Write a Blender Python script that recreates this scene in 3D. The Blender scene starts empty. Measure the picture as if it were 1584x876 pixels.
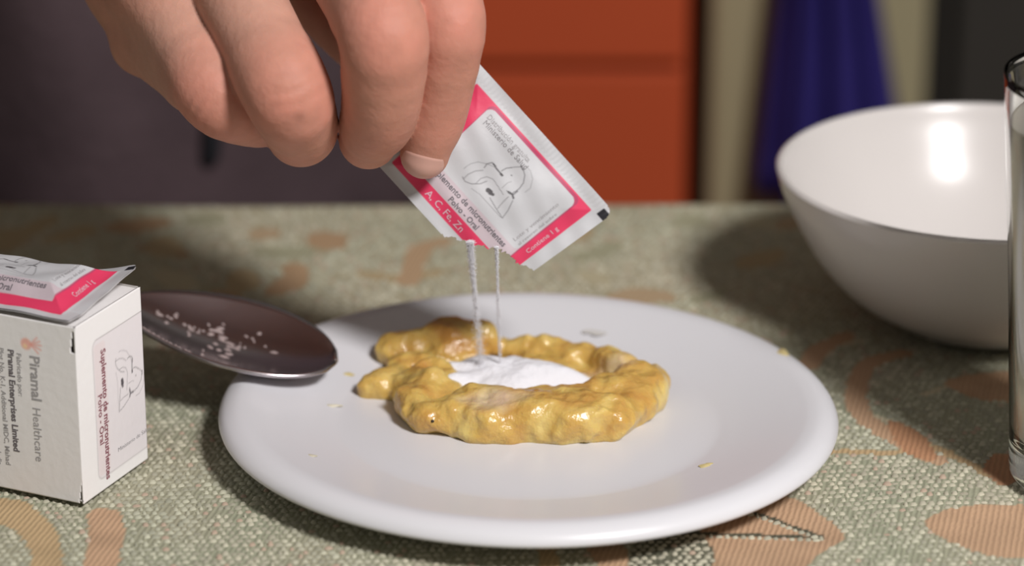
import bpy, math, random
import numpy as np
from mathutils import Matrix, Vector, Euler

random.seed(7)
rng = np.random.default_rng(7)
SC = bpy.context.scene
COL = SC.collection

# ------------------------------------------------------------------ camera
F_PX = 4930.0                      # focal length in pixels of a 1584 x 876 frame
W_PX, H_PX = 1584.0, 876.0
PITCH = math.radians(21.03)        # the camera looks down by this much
DIST = 0.80                        # to the middle of the plate's rim
cam_data = bpy.data.cameras.new('camera')
cam = bpy.data.objects.new('camera', cam_data)
COL.objects.link(cam)
cam_data.sensor_width = 36.0
cam_data.lens = F_PX * 36.0 / W_PX
cam_data.clip_start = 0.02
cam_data.clip_end = 20
CAM_R = Euler((math.pi / 2 - PITCH, 0, 0)).to_matrix()
_d = (CAM_R @ Vector((25 / F_PX, -195 / F_PX, -1))).normalized()
CAM_P = Vector((0, 0, 0.008)) - DIST * _d
cam.location = CAM_P
cam.rotation_euler = (math.pi / 2 - PITCH, 0, 0)
cam_data.dof.use_dof = True
cam_data.dof.focus_distance = 0.775
cam_data.dof.aperture_fstop = 7.2
SC.camera = cam


def ray(px, py):
    return CAM_R @ Vector(((px - W_PX / 2) / F_PX, -(py - H_PX / 2) / F_PX, -1))


def at(px, py, Y):
    """world point at depth Y (metres behind the plate's centre)"""
    d = ray(px, py)
    return CAM_P + d * ((Y - CAM_P.y) / d.y)


def ground(px, py, z=0.0):
    """world point at height z"""
    d = ray(px, py)
    return CAM_P + d * ((z - CAM_P.z) / d.z)


# ------------------------------------------------------------------ light
world = bpy.data.worlds.new('world')
SC.world = world
world.use_nodes = True
world.node_tree.nodes['Background'].inputs['Color'].default_value = (1.0, 0.93, 0.85, 1)
world.node_tree.nodes['Background'].inputs['Strength'].default_value = 0.165

kd = bpy.data.lights.new('ceiling_lamp_light', 'AREA')
kd.shape = 'DISK'
kd.size = 0.24
kd.energy = 16.5
kd.color = (1.0, 0.965, 0.955)
key = bpy.data.objects.new('ceiling_lamp_light', kd)
COL.objects.link(key)
key.location = (0.50, -0.72, 0.88)
key.rotation_euler = (Vector((0, 0.02, 0)) - key.location).to_track_quat('-Z', 'Y').to_euler()

SC.view_settings.view_transform = 'Standard'
SC.view_settings.look = 'None'
SC.view_settings.exposure = 0.0
SC.view_settings.gamma = 1.0
SC.view_settings.use_curve_mapping = False


# ------------------------------------------------------------------ helpers
def lin(r, g, b):
    f = lambda c: (c / 12.92) if c <= 0.04045 else ((c + 0.055) / 1.055) ** 2.4
    return (f(r / 255.0), f(g / 255.0), f(b / 255.0))


def new_obj(name, mesh, mat=None, parent=None):
    o = bpy.data.objects.new(name, mesh)
    COL.objects.link(o)
    if mat is not None and mesh is not None:
        mesh.materials.append(mat)
    if parent is not None:
        o.parent = parent
    return o


def mesh_obj(name, verts, faces, mat=None, parent=None, smooth=True):
    me = bpy.data.meshes.new(name)
    if isinstance(verts, np.ndarray):
        verts = verts.tolist()
    if isinstance(faces, np.ndarray):
        faces = faces.tolist()
    me.from_pydata([tuple(v) for v in verts], [], [tuple(f) for f in faces])
    me.update()
    if smooth:
        me.polygons.foreach_set('use_smooth', [True] * len(me.polygons))
    return new_obj(name, me, mat, parent)


def fast_mesh(name, verts, quads, mat=None, parent=None, smooth=True):
    """quads: (n,4) or (n,3) int array"""
    verts = np.asarray(verts, dtype=np.float32)
    quads = np.asarray(quads, dtype=np.int32)
    n, k = quads.shape
    me = bpy.data.meshes.new(name)
    me.vertices.add(len(verts))
    me.vertices.foreach_set('co', verts.ravel())
    me.loops.add(n * k)
    me.loops.foreach_set('vertex_index', quads.ravel())
    me.polygons.add(n)
    me.polygons.foreach_set('loop_start', np.arange(0, n * k, k, dtype=np.int32))
    me.polygons.foreach_set('loop_total', np.full(n, k, dtype=np.int32))
    if smooth:
        me.polygons.foreach_set('use_smooth', np.ones(n, dtype=bool))
    me.update(calc_edges=True)
    me.validate()
    return new_obj(name, me, mat, parent)


def color_attr(me, name, cols):
    a = me.attributes.new(name, 'FLOAT_COLOR', 'POINT')
    c = np.ones((len(me.vertices), 4), dtype=np.float32)
    c[:, :3] = cols
    a.data.foreach_set('color', c.ravel())


def float_attr(me, name, vals):
    a = me.attributes.new(name, 'FLOAT', 'POINT')
    a.data.foreach_set('value', np.asarray(vals, dtype=np.float32))


def empty(name, loc=(0, 0, 0), rz=0.0):
    o = bpy.data.objects.new(name, None)
    COL.objects.link(o)
    o.location = loc
    o.rotation_euler = (0, 0, rz)
    o.empty_display_size = 0.01
    return o


def tag(o, label=None, cat=None, group=None, kind=None):
    if label: o['label'] = label
    if cat: o['category'] = cat
    if group: o['group'] = group
    if kind: o['kind'] = kind
    return o


def lathe(profile, n=96, flip=False):
    prof = np.array(profile, dtype=float)
    m = len(prof)
    a = np.linspace(0, 2 * math.pi, n, endpoint=False)
    V = np.zeros((m, n, 3))
    V[:, :, 0] = prof[:, 0:1] * np.cos(a)
    V[:, :, 1] = prof[:, 0:1] * np.sin(a)
    V[:, :, 2] = prof[:, 1:2]
    faces = []
    for i in range(m - 1):
        for j in range(n):
            k = (j + 1) % n
            faces.append((i * n + j, i * n + k, (i + 1) * n + k, (i + 1) * n + j))
    if flip:
        faces = [f[::-1] for f in faces]
    return V.reshape(-1, 3), faces


def smooth_profile(pts, per=8):
    """Catmull-Rom through the points"""
    P = [np.array(p, float) for p in pts]
    P = [2 * P[0] - P[1]] + P + [2 * P[-1] - P[-2]]
    out = []
    for i in range(1, len(P) - 2):
        p0, p1, p2, p3 = P[i - 1], P[i], P[i + 1], P[i + 2]
        for k in range(per):
            t = k / per
            out.append(0.5 * ((2 * p1) + (-p0 + p2) * t + (2 * p0 - 5 * p1 + 4 * p2 - p3) * t * t
                              + (-p0 + 3 * p1 - 3 * p2 + p3) * t ** 3))
    out.append(P[-2])
    return out


def box(name, lo, hi, mat, parent=None, bevel=0.0, kind=None):
    (x0, y0, z0), (x1, y1, z1) = lo, hi
    v = [(x0, y0, z0), (x1, y0, z0), (x1, y1, z0), (x0, y1, z0), (x0, y0, z1), (x1, y0, z1), (x1, y1, z1), (x0, y1, z1)]
    f = [(0, 3, 2, 1), (4, 5, 6, 7), (0, 1, 5, 4), (1, 2, 6, 5), (2, 3, 7, 6), (3, 0, 4, 7)]
    o = mesh_obj(name, v, f, mat, parent, smooth=False)
    if bevel > 0:
        m = o.modifiers.new('bevel', 'BEVEL')
        m.width = bevel
        m.segments = 2
    if kind:
        o['kind'] = kind
    return o


def vnoise(p, seed=0):
    """smooth value noise at points p (n,3), about -1..1"""
    p = np.asarray(p, dtype=np.float64)
    i = np.floor(p).astype(np.int64)
    f = p - i
    f = f * f * (3 - 2 * f)
    out = np.zeros(len(p))
    for dx in (0, 1):
        for dy in (0, 1):
            for dz in (0, 1):
                h = (i[:, 0] + dx) * 374761393 + (i[:, 1] + dy) * 668265263 + (i[:, 2] + dz) * 2147483647 + seed * 974634777
                h = (h ^ (h >> 13)) * 1274126177
                h = (h ^ (h >> 16)) & 0xFFFF
                w = (f[:, 0] if dx else 1 - f[:, 0]) * (f[:, 1] if dy else 1 - f[:, 1]) * (f[:, 2] if dz else 1 - f[:, 2])
                out += w * (h / 32767.5 - 1.0)
    return out


def surface_nets(F, xs, ys, zs):
    """iso-surface F = 0 of a field sampled on a rectilinear grid -> verts, quads"""
    nx, ny, nz = F.shape
    ins = F < 0
    c = np.zeros((nx - 1, ny - 1, nz - 1), dtype=np.uint8)
    for dx in (0, 1):
        for dy in (0, 1):
            for dz in (0, 1):
                c += ins[dx:nx - 1 + dx, dy:ny - 1 + dy, dz:nz - 1 + dz]
    act = np.argwhere((c > 0) & (c < 8))
    idx = np.full((nx - 1, ny - 1, nz - 1), -1, dtype=np.int32)
    idx[act[:, 0], act[:, 1], act[:, 2]] = np.arange(len(act))
    acc = np.zeros((len(act), 3))
    cnt = np.zeros(len(act))
    corners = [(0, 0, 0), (1, 0, 0), (0, 1, 0), (1, 1, 0), (0, 0, 1), (1, 0, 1), (0, 1, 1), (1, 1, 1)]
    edges = [(0, 1), (2, 3), (4, 5), (6, 7), (0, 2), (1, 3), (4, 6), (5, 7), (0, 4), (1, 5), (2, 6), (3, 7)]
    vals = [F[act[:, 0] + a, act[:, 1] + b, act[:, 2] + d] for a, b, d in corners]
    for a, b in edges:
        va, vb = vals[a], vals[b]
        m = (va < 0) != (vb < 0)
        t = np.where(m, va / np.where(np.abs(va - vb) < 1e-12, 1, va - vb), 0)
        ca, cb = np.array(corners[a], float), np.array(corners[b], float)
        acc += m[:, None] * (ca + t[:, None] * (cb - ca))
        cnt += m
    fr = acc / cnt[:, None]
    V = np.zeros((len(act), 3))
    for k, g in enumerate((xs, ys, zs)):
        g = np.asarray(g)
        i = act[:, k]
        V[:, k] = g[i] + fr[:, k] * (g[i + 1] - g[i])
    quads = []
    e = np.argwhere(ins[:-1, 1:-1, 1:-1] != ins[1:, 1:-1, 1:-1]) + (0, 1, 1)
    i, j, k = e.T
    q = np.stack([idx[i, j - 1, k - 1], idx[i, j, k - 1], idx[i, j, k], idx[i, j - 1, k]], 1)
    fl = ~ins[i, j, k]
    q[fl] = q[fl][:, ::-1]
    quads.append(q)
    e = np.argwhere(ins[1:-1, :-1, 1:-1] != ins[1:-1, 1:, 1:-1]) + (1, 0, 1)
    i, j, k = e.T
    q = np.stack([idx[i - 1, j, k - 1], idx[i - 1, j, k], idx[i, j, k], idx[i, j, k - 1]], 1)
    fl = ~ins[i, j, k]
    q[fl] = q[fl][:, ::-1]
    quads.append(q)
    e = np.argwhere(ins[1:-1, 1:-1, :-1] != ins[1:-1, 1:-1, 1:]) + (1, 1, 0)
    i, j, k = e.T
    q = np.stack([idx[i - 1, j - 1, k], idx[i, j - 1, k], idx[i, j, k], idx[i - 1, j, k]], 1)
    fl = ~ins[i, j, k]
    q[fl] = q[fl][:, ::-1]
    quads.append(q)
    return V, np.concatenate(quads)


def smin(a, b, k):
    h = np.clip(0.5 + 0.5 * (b - a) / k, 0, 1)
    return b * (1 - h) + a * h - k * h * (1 - h)


def cone(P, a, b, ra, rb):
    """distance to a tapered capsule"""
    a = np.array(a, float); b = np.array(b, float)
    ab = b - a
    t = np.clip(((P - a) @ ab) / (ab @ ab), 0, 1)
    return np.linalg.norm(P - (a + t[:, None] * ab), axis=1) - (ra + t * (rb - ra))


def ball(P, c, r):
    return np.linalg.norm(P - np.array(c, float), axis=1) - r


def ellipsoid(P, c, r):
    r = np.array(r, float)
    q = (P - np.array(c, float)) / r
    k0 = np.linalg.norm(q, axis=1) + 1e-9
    k1 = np.linalg.norm(q / r, axis=1) + 1e-9
    return k0 * (k0 - 1) / k1


def grow_axis(lo, hi, step, far_lo, far_hi, rate=1.18):
    core = list(np.arange(lo, hi + step * 0.5, step))
    s, x = step, core[-1]
    while x < far_hi:
        s = min(s * rate, 0.016); x += s; core.append(x)
    s, x = step, core[0]
    left = []
    while x > far_lo:
        s = min(s * rate, 0.016); x -= s; left.append(x)
    return np.array(left[::-1] + core)


# ------------------------------------------------------------------ materials
def mat_new(name):
    m = bpy.data.materials.new(name)
    m.use_nodes = True
    nt = m.node_tree
    return m, nt, nt.nodes['Principled BSDF']


def principled(name, col, rough=0.5, spec=0.5, metal=0.0, coat=0.0, sss=0.0, sss_r=(1, 0.4, 0.2), sss_s=0.002,
               noise=0.0, nscale=30.0, bump=0.0, bscale=80.0, trans=0.0, ior=1.45):
    m, nt, b = mat_new(name)
    b.inputs['Base Color'].default_value = (*col, 1)
    b.inputs['Roughness'].default_value = rough
    b.inputs['Specular IOR Level'].default_value = spec
    b.inputs['Metallic'].default_value = metal
    b.inputs['Coat Weight'].default_value = coat
    b.inputs['Transmission Weight'].default_value = trans
    b.inputs['IOR'].default_value = ior
    if sss:
        b.inputs['Subsurface Weight'].default_value = sss
        b.inputs['Subsurface Radius'].default_value = sss_r
        b.inputs['Subsurface Scale'].default_value = sss_s
    tc = nt.nodes.new('ShaderNodeTexCoord')
    if noise:
        n = nt.nodes.new('ShaderNodeTexNoise')
        n.inputs['Scale'].default_value = nscale
        n.inputs['Detail'].default_value = 4
        nt.links.new(tc.outputs['Object'], n.inputs['Vector'])
        hs = nt.nodes.new('ShaderNodeMix'); hs.data_type = 'RGBA'
        hs.inputs[6].default_value = (*[c * (1 - noise) for c in col], 1)
        hs.inputs[7].default_value = (*[min(1, c * (1 + noise)) for c in col], 1)
        nt.links.new(n.outputs['Fac'], hs.inputs[0])
        nt.links.new(hs.outputs[2], b.inputs['Base Color'])
    if bump:
        n = nt.nodes.new('ShaderNodeTexNoise')
        n.inputs['Scale'].default_value = bscale
        n.inputs['Detail'].default_value = 5
        nt.links.new(tc.outputs['Object'], n.inputs['Vector'])
        bp = nt.nodes.new('ShaderNodeBump')
        bp.inputs['Strength'].default_value = 1.0
        bp.inputs['Distance'].default_value = bump
        nt.links.new(n.outputs['Fac'], bp.inputs['Height'])
        nt.links.new(bp.outputs['Normal'], b.inputs['Normal'])
    return m


def attr_mat(name, attr, rough=0.5, spec=0.4, coat=0.0, bump=0.0, bscale=300, sss=0.0):
    m, nt, b = mat_new(name)
    a = nt.nodes.new('ShaderNodeAttribute'); a.attribute_name = attr
    nt.links.new(a.outputs['Color'], b.inputs['Base Color'])
    b.inputs['Roughness'].default_value = rough
    b.inputs['Specular IOR Level'].default_value = spec
    b.inputs['Coat Weight'].default_value = coat
    if sss:
        b.inputs['Subsurface Weight'].default_value = sss
        b.inputs['Subsurface Radius'].default_value = (1, 0.45, 0.25)
        b.inputs['Subsurface Scale'].default_value = 0.003
    if bump:
        tc = nt.nodes.new('ShaderNodeTexCoord')
        n = nt.nodes.new('ShaderNodeTexNoise')
        n.inputs['Scale'].default_value = bscale
        n.inputs['Detail'].default_value = 5
        nt.links.new(tc.outputs['Object'], n.inputs['Vector'])
        bp = nt.nodes.new('ShaderNodeBump')
        bp.inputs['Distance'].default_value = bump
        nt.links.new(n.outputs['Fac'], bp.inputs['Height'])
        nt.links.new(bp.outputs['Normal'], b.inputs['Normal'])
    return m


M_CERAMIC = principled('glazed_white_ceramic', (0.68, 0.68, 0.71), rough=0.30, spec=0.42, coat=0.06, noise=0.012, nscale=25)
M_BOWL = principled('glazed_cream_ceramic', (0.61, 0.58, 0.56), rough=0.26, spec=0.5, coat=0.0, noise=0.015, nscale=18)
M_CARD = attr_mat('white_cardboard', 'print', rough=0.55, spec=0.35, bump=0.00008, bscale=420)
M_FOIL = attr_mat('printed_sachet_film', 'print', rough=0.48, spec=0.3, bump=0.00022, bscale=130)
M_FOILBACK = principled('plain_sachet_film', (0.72, 0.70, 0.70), rough=0.35, noise=0.04, nscale=200)
M_INSIDE = principled('dark_carton_inside', (0.20, 0.18, 0.17), rough=0.9, noise=0.1, nscale=150)
M_STEEL = principled('dark_spoon_steel', (0.52, 0.48, 0.50), rough=0.27, metal=1.0, bump=0.00004, bscale=260)
M_POWDER = principled('white_powder', (0.78, 0.78, 0.82), rough=0.95, spec=0.1, bump=0.0006, bscale=420)
M_SKIN = attr_mat('skin', 'tone', rough=0.58, spec=0.28, bump=0.00020, bscale=560, sss=0.30)
M_NAIL = principled('fingernail', (0.60, 0.345, 0.285), rough=0.42, spec=0.35, coat=0.0, noise=0.05, nscale=160)
M_SHIRT = principled('dark_plum_knit', (0.078, 0.054, 0.060), rough=0.95, spec=0.1, noise=0.25, nscale=40, bump=0.0008, bscale=250)
M_DARKLINE = principled('black_line', (0.012, 0.012, 0.016), rough=0.9, noise=0.2, nscale=100)
M_WOOD = principled('brown_table_wood', (0.13, 0.07, 0.035), rough=0.55, noise=0.35, nscale=12, bump=0.0004, bscale=60)
M_ORANGE = principled('orange_lacquer', lin(186, 80, 46), rough=0.6, spec=0.2, noise=0.08, nscale=6)
M_GAPSHADE = principled('dark_gap_shade', (0.012, 0.010, 0.009), rough=0.8, noise=0.2, nscale=20)  # black that stands for the shade in the cabinet gap
M_BEIGE = principled('olive_beige_board', lin(160, 150, 118), rough=0.8, noise=0.10, nscale=9)
M_BLUE = principled('deep_blue_cloth', (0.030, 0.022, 0.150), rough=0.9, spec=0.2, noise=0.2, nscale=25)
M_CUPB = principled('dark_brown_cupboard', (0.035, 0.030, 0.024), rough=0.7, noise=0.2, nscale=7)
M_WALL = principled('dim_plaster', (0.16, 0.14, 0.12), rough=0.9, noise=0.1, nscale=5)
M_FLOOR = principled('dark_floor', (0.05, 0.042, 0.036), rough=0.7, noise=0.2, nscale=8)
M_SEED = principled('dark_speck', (0.03, 0.02, 0.01), rough=0.6, noise=0.2, nscale=300)
M_INK = principled('grey_black_ink', (0.15, 0.135, 0.15), rough=0.6, noise=0.1, nscale=300)
M_INKL = principled('faded_grey_ink', (0.36, 0.35, 0.36), rough=0.6, noise=0.1, nscale=300)
M_INKG = principled('mid_grey_ink', (0.24, 0.23, 0.24), rough=0.6, noise=0.1, nscale=300)
M_INKR = principled('dark_red_ink', (0.27, 0.11, 0.13), rough=0.6, noise=0.1, nscale=300)
M_INKW = principled('white_ink', (0.64, 0.40, 0.46), rough=0.5, noise=0.05, nscale=300)
M_RESID = principled('dried_mash_residue', (0.34, 0.27, 0.26), rough=0.5, noise=0.2, nscale=400)


def glass_mat(name, col, ior, rough=0.0):
    m, nt, b = mat_new(name)
    b.inputs['Base Color'].default_value = (*col, 1)
    b.inputs['Transmission Weight'].default_value = 1.0
    b.inputs['IOR'].default_value = ior
    b.inputs['Roughness'].default_value = rough
    return m


M_GLASS = glass_mat('clear_glass', (0.97, 0.98, 0.97), 1.48)
M_WATER = glass_mat('cloudy_water', (0.93, 0.90, 0.86), 1.33, 0.30)
_b = M_WATER.node_tree.nodes['Principled BSDF']
_b.inputs['Transmission Weight'].default_value = 0.72
_b.inputs['Base Color'].default_value = (0.72, 0.68, 0.63, 1)


def mash_material():
    m, nt, b = mat_new('wet_yellow_mash')
    tc = nt.nodes.new('ShaderNodeTexCoord')
    n = nt.nodes.new('ShaderNodeTexNoise'); n.inputs['Scale'].default_value = 95; n.inputs['Detail'].default_value = 5
    n.inputs['Distortion'].default_value = 0.6
    nt.links.new(tc.outputs['Object'], n.inputs['Vector'])
    r = nt.nodes.new('ShaderNodeValToRGB')
    e = r.color_ramp.elements
    e[0].position = 0.30; e[0].color = (0.50, 0.255, 0.062, 1)
    e[1].position = 0.72; e[1].color = (0.70, 0.54, 0.19, 1)
    k = e.new(0.52); k.color = (0.61, 0.40, 0.105, 1)
    nt.links.new(n.outputs['Fac'], r.inputs['Fac'])
    # powder dusted over the middle of the heap
    a = nt.nodes.new('ShaderNodeAttribute'); a.attribute_name = 'dust'
    mx = nt.nodes.new('ShaderNodeMix'); mx.data_type = 'RGBA'
    mx.inputs[7].default_value = (0.72, 0.69, 0.64, 1)
    nt.links.new(a.outputs['Fac'], mx.inputs[0])
    nt.links.new(r.outputs['Color'], mx.inputs[6])
    nt.links.new(mx.outputs[2], b.inputs['Base Color'])
    b.inputs['Roughness'].default_value = 0.30
    b.inputs['Coat Weight'].default_value = 0.30
    b.inputs['Coat Roughness'].default_value = 0.10
    b.inputs['Subsurface Weight'].default_value = 0.35
    b.inputs['Subsurface Radius'].default_value = (1.0, 0.6, 0.15)
    b.inputs['Subsurface Scale'].default_value = 0.004
    n2 = nt.nodes.new('ShaderNodeTexNoise'); n2.inputs['Scale'].default_value = 230; n2.inputs['Detail'].default_value = 4
    nt.links.new(tc.outputs['Object'], n2.inputs['Vector'])
    bp = nt.nodes.new('ShaderNodeBump'); bp.inputs['Distance'].default_value = 0.0016; bp.inputs['Strength'].default_value = 0.9
    nt.links.new(n2.outputs['Fac'], bp.inputs['Height'])
    nt.links.new(bp.outputs['Normal'], b.inputs['Normal'])
    return m


M_MASH = mash_material()


def cloth_material(name, bump_d=0.00014):
    m, nt, b = mat_new(name)
    a = nt.nodes.new('ShaderNodeAttribute'); a.attribute_name = 'dye'
    tc = nt.nodes.new('ShaderNodeTexCoord')
    mp = nt.nodes.new('ShaderNodeMapping')
    mp.inputs['Rotation'].default_value = (0, 0, 0.22)
    nt.links.new(tc.outputs['Object'], mp.inputs['Vector'])
    wv = nt.nodes.new('ShaderNodeTexWave')          # warp threads
    wv.wave_type = 'BANDS'; wv.bands_direction = 'X'
    wv.inputs['Scale'].default_value = 230; wv.inputs['Distortion'].default_value = 1.4
    wv.inputs['Detail'].default_value = 2; wv.inputs['Detail Scale'].default_value = 1.5
    nt.links.new(mp.outputs['Vector'], wv.inputs['Vector'])
    n = nt.nodes.new('ShaderNodeTexNoise'); n.inputs['Scale'].default_value = 900; n.inputs['Detail'].default_value = 3
    nt.links.new(tc.outputs['Object'], n.inputs['Vector'])
    ad = nt.nodes.new('ShaderNodeMath'); ad.operation = 'ADD'
    nt.links.new(wv.outputs['Fac'], ad.inputs[0]); nt.links.new(n.outputs['Fac'], ad.inputs[1])
    mr = nt.nodes.new('ShaderNodeMapRange')
    mr.inputs['From Min'].default_value = 0.3; mr.inputs['From Max'].default_value = 1.6
    mr.inputs['To Min'].default_value = 0.90; mr.inputs['To Max'].default_value = 1.09
    nt.links.new(ad.outputs[0], mr.inputs['Value'])
    mu = nt.nodes.new('ShaderNodeVectorMath'); mu.operation = 'SCALE'
    nt.links.new(a.outputs['Color'], mu.inputs[0]); nt.links.new(mr.outputs[0], mu.inputs['Scale'])
    nt.links.new(mu.outputs[0], b.inputs['Base Color'])
    bp = nt.nodes.new('ShaderNodeBump'); bp.inputs['Distance'].default_value = bump_d
    nt.links.new(ad.outputs[0], bp.inputs['Height'])
    nt.links.new(bp.outputs['Normal'], b.inputs['Normal'])
    b.inputs['Roughness'].default_value = 0.8
    b.inputs['Specular IOR Level'].default_value = 0.25
    return m


M_CLOTH = cloth_material('jacquard_cloth')
M_STITCH = attr_mat('weft_stitches', 'dye', rough=0.7, spec=0.3)

# ------------------------------------------------------------------ the room
FLOOR_Z = -0.75
box('floor', (-2.2, -1.6, FLOOR_Z - 0.05), (2.2, 1.9, FLOOR_Z), M_FLOOR, kind='structure')
box('wall_back', (-2.2, 1.8, FLOOR_Z), (2.2, 1.9, 1.6), M_WALL, kind='structure')

# ------------------------------------------------------------------ table and tablecloth
YAW = math.radians(0.9)
T_BACK = ground(560, 313, 0).y         # far edge of the table
CLOTH_T = 0.0012
table = empty('dining_table', (0, 0, FLOOR_Z))
tag(table, 'brown wooden dining table under the patterned green cloth', 'table')
tt = 0.75 - 0.003
box('tabletop', (-0.62, -0.42, tt - 0.03), (0.62, T_BACK - 0.012, tt), M_WOOD, table, bevel=0.003)
for lx in (-0.56, 0.56):
    for ly in (-0.36, T_BACK - 0.07):
        box('leg', (lx - 0.025, ly - 0.025, 0.0), (lx + 0.025, ly + 0.025, tt - 0.031), M_WOOD, table, bevel=0.003)
box('apron', (-0.53, T_BACK - 0.062, tt - 0.11), (0.53, T_BACK - 0.042, tt - 0.031), M_WOOD, table)

SAGE = np.array((0.34, 0.325, 0.235))
SAGE2 = np.array((0.30, 0.315, 0.225))
DARK = np.array((0.085, 0.085, 0.060))
CREAM = np.array((0.52, 0.47, 0.33))
TERRA = np.array((0.475, 0.31, 0.195))
RUST = np.array((0.44, 0.235, 0.130))
TAN = np.array((0.46, 0.33, 0.185))


def poly_px(pts, per=6, closed=True):
    """outline clicked on the table plane -> smooth polygon in metres"""
    P = [np.array(ground(x, y, 0)[:2]) for x, y in pts]
    if not closed:
        return np.array(smooth_profile(P, per))
    n = len(P)
    out = []
    for i in range(n):
        p0, p1, p2, p3 = P[i - 1], P[i], P[(i + 1) % n], P[(i + 2) % n]
        for k in range(per):
            t = k / per
            out.append(0.5 * ((2 * p1) + (-p0 + p2) * t + (2 * p0 - 5 * p1 + 4 * p2 - p3) * t * t
                              + (-p0 + 3 * p1 - 3 * p2 + p3) * t ** 3))
    return np.array(out)


def in_poly(X, Y, poly):
    inside = np.zeros(X.shape, dtype=bool)
    n = len(poly)
    for i in range(n):
        x0, y0 = poly[i]; x1, y1 = poly[(i + 1) % n]
        c = (y0 > Y) != (y1 > Y)
        with np.errstate(divide='ignore', invalid='ignore'):
            xi = (x1 - x0) * (Y - y0) / (y1 - y0 + 1e-15) + x0
        inside ^= c & (X < xi)
    return inside


def dist_line(X, Y, pts):
    d = np.full(X.shape, 9.0)
    for i in range(len(pts) - 1):
        a, b = np.array(pts[i]), np.array(pts[i + 1])
        ab = b - a
        t = np.clip(((X - a[0]) * ab[0] + (Y - a[1]) * ab[1]) / (ab @ ab + 1e-15), 0, 1)
        d = np.minimum(d, np.hypot(X - a[0] - t * ab[0], Y - a[1] - t * ab[1]))
    return d


MOTIFS = [   # (dye, outline)
    (TERRA, poly_px([(1432, 806), (1470, 785), (1540, 778), (1640, 782), (1690, 810), (1640, 850), (1560, 858), (1480, 838)])),
    (TERRA, poly_px([(1080, 800), (1150, 770), (1215, 762), (1262, 785), (1308, 824), (1270, 852), (1215, 900), (1110, 900), (1105, 850)])),
    (RUST, poly_px([(1522, 722), (1535, 702), (1565, 700), (1580, 722), (1566, 746), (1540, 745)])),
    (TAN, poly_px([(830, 838), (858, 836), (868, 876), (876, 920), (842, 920), (836, 876)])),
    (TERRA, poly_px([(908, 836), (962, 832), (972, 876), (980, 920), (944, 920), (930, 876)])),
    (TAN, poly_px([(-30, 770), (30, 768), (70, 795), (92, 830), (96, 880), (84, 930), (40, 930), (48, 860), (20, 815), (-30, 800)])),
    (TERRA, poly_px([(136, 788), (172, 782), (192, 800), (190, 840), (178, 880), (160, 940), (120, 940), (130, 860), (136, 825)])),
    (TERRA, poly_px([(1460, 588), (1510, 572), (1600, 570), (1640, 590), (1590, 618), (1520, 616)])),
    (RUST, poly_px([(1372, 648), (1418, 664), (1450, 700), (1440, 712), (1396, 694)])),
]
BANDS = [    # (dye, centre line, half width)
    (TERRA, poly_px([(1395, 540), (1345, 556), (1326, 590), (1330, 632), (1362, 662), (1410, 690), (1450, 712)], closed=False), 0.0030),
    (TAN, poly_px([(1180, 700), (1290, 694), (1380, 698), (1440, 690), (1490, 712), (1530, 734)], closed=False), 0.0016),
    (CREAM, poly_px([(1430, 606), (1470, 594), (1540, 588)], closed=False), 0.0014),
    (CREAM, poly_px([(1356, 640), (1396, 656)], closed=False), 0.0010),
    (CREAM, poly_px([(1275, 545), (1290, 530), (1330, 522)], closed=False), 0.0018),
    (TERRA * 0.55 + TAN * 0.4, poly_px([(632, 430), (642, 398), (655, 378), (686, 370)], closed=False), 0.0034),
    (TERRA, poly_px([(1250, 560), (1270, 535), (1310, 515)], closed=False), 0.0030),
]
VEINS = [    # dark pick-out stitches across the petal
    poly_px([(1000, 815), (1090, 820), (1180, 824), (1272, 828)], closed=False),
    poly_px([(1150, 784), (1190, 796), (1230, 812), (1270, 826)], closed=False),
]
RIB = poly_px([(985, 830), (1060, 812), (1108, 812), (1110, 846), (1108, 900), (985, 910)])
r2 = random.Random(21)
BLOBS = []
for i in range(120):           # leaves of the pattern towards the far side
    bx_, by_ = r2.uniform(-0.30, 0.30), r2.uniform(0.055, 0.22)
    dye = r2.choice([TERRA, RUST, TAN, TAN, CREAM, SAGE2 * 1.1]) * 0.55 + np.array((0.36, 0.31, 0.19)) * 0.45
    BLOBS.append((bx_, by_, r2.uniform(0.004, 0.012), r2.uniform(0.003, 0.007), r2.uniform(0, 3.14), dye))
for i in range(70):            # the same pattern where the table runs out of the picture
    bx_ = r2.choice([-1, 1]) * r2.uniform(0.18, 0.6)
    by_ = r2.uniform(-0.4, 0.1)
    BLOBS.append((bx_, by_, r2.uniform(0.008, 0.02), r2.uniform(0.004, 0.010), r2.uniform(0, 3.14), r2.choice([TERRA, RUST, TAN])))


def cloth_z(X, Y):
    """soft undulation of the cloth, metres"""
    z = 0.00035 * np.sin(X * 61 + 1.0) * np.cos(Y * 47) + 0.00025 * np.sin(X * 23 - Y * 71)
    rip = np.exp(-((X - 0.102) ** 2 + (Y + 0.030) ** 2) / 0.00035)      # the little ripple at right
    return z + 0.0012 * rip - 0.0009


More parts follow.
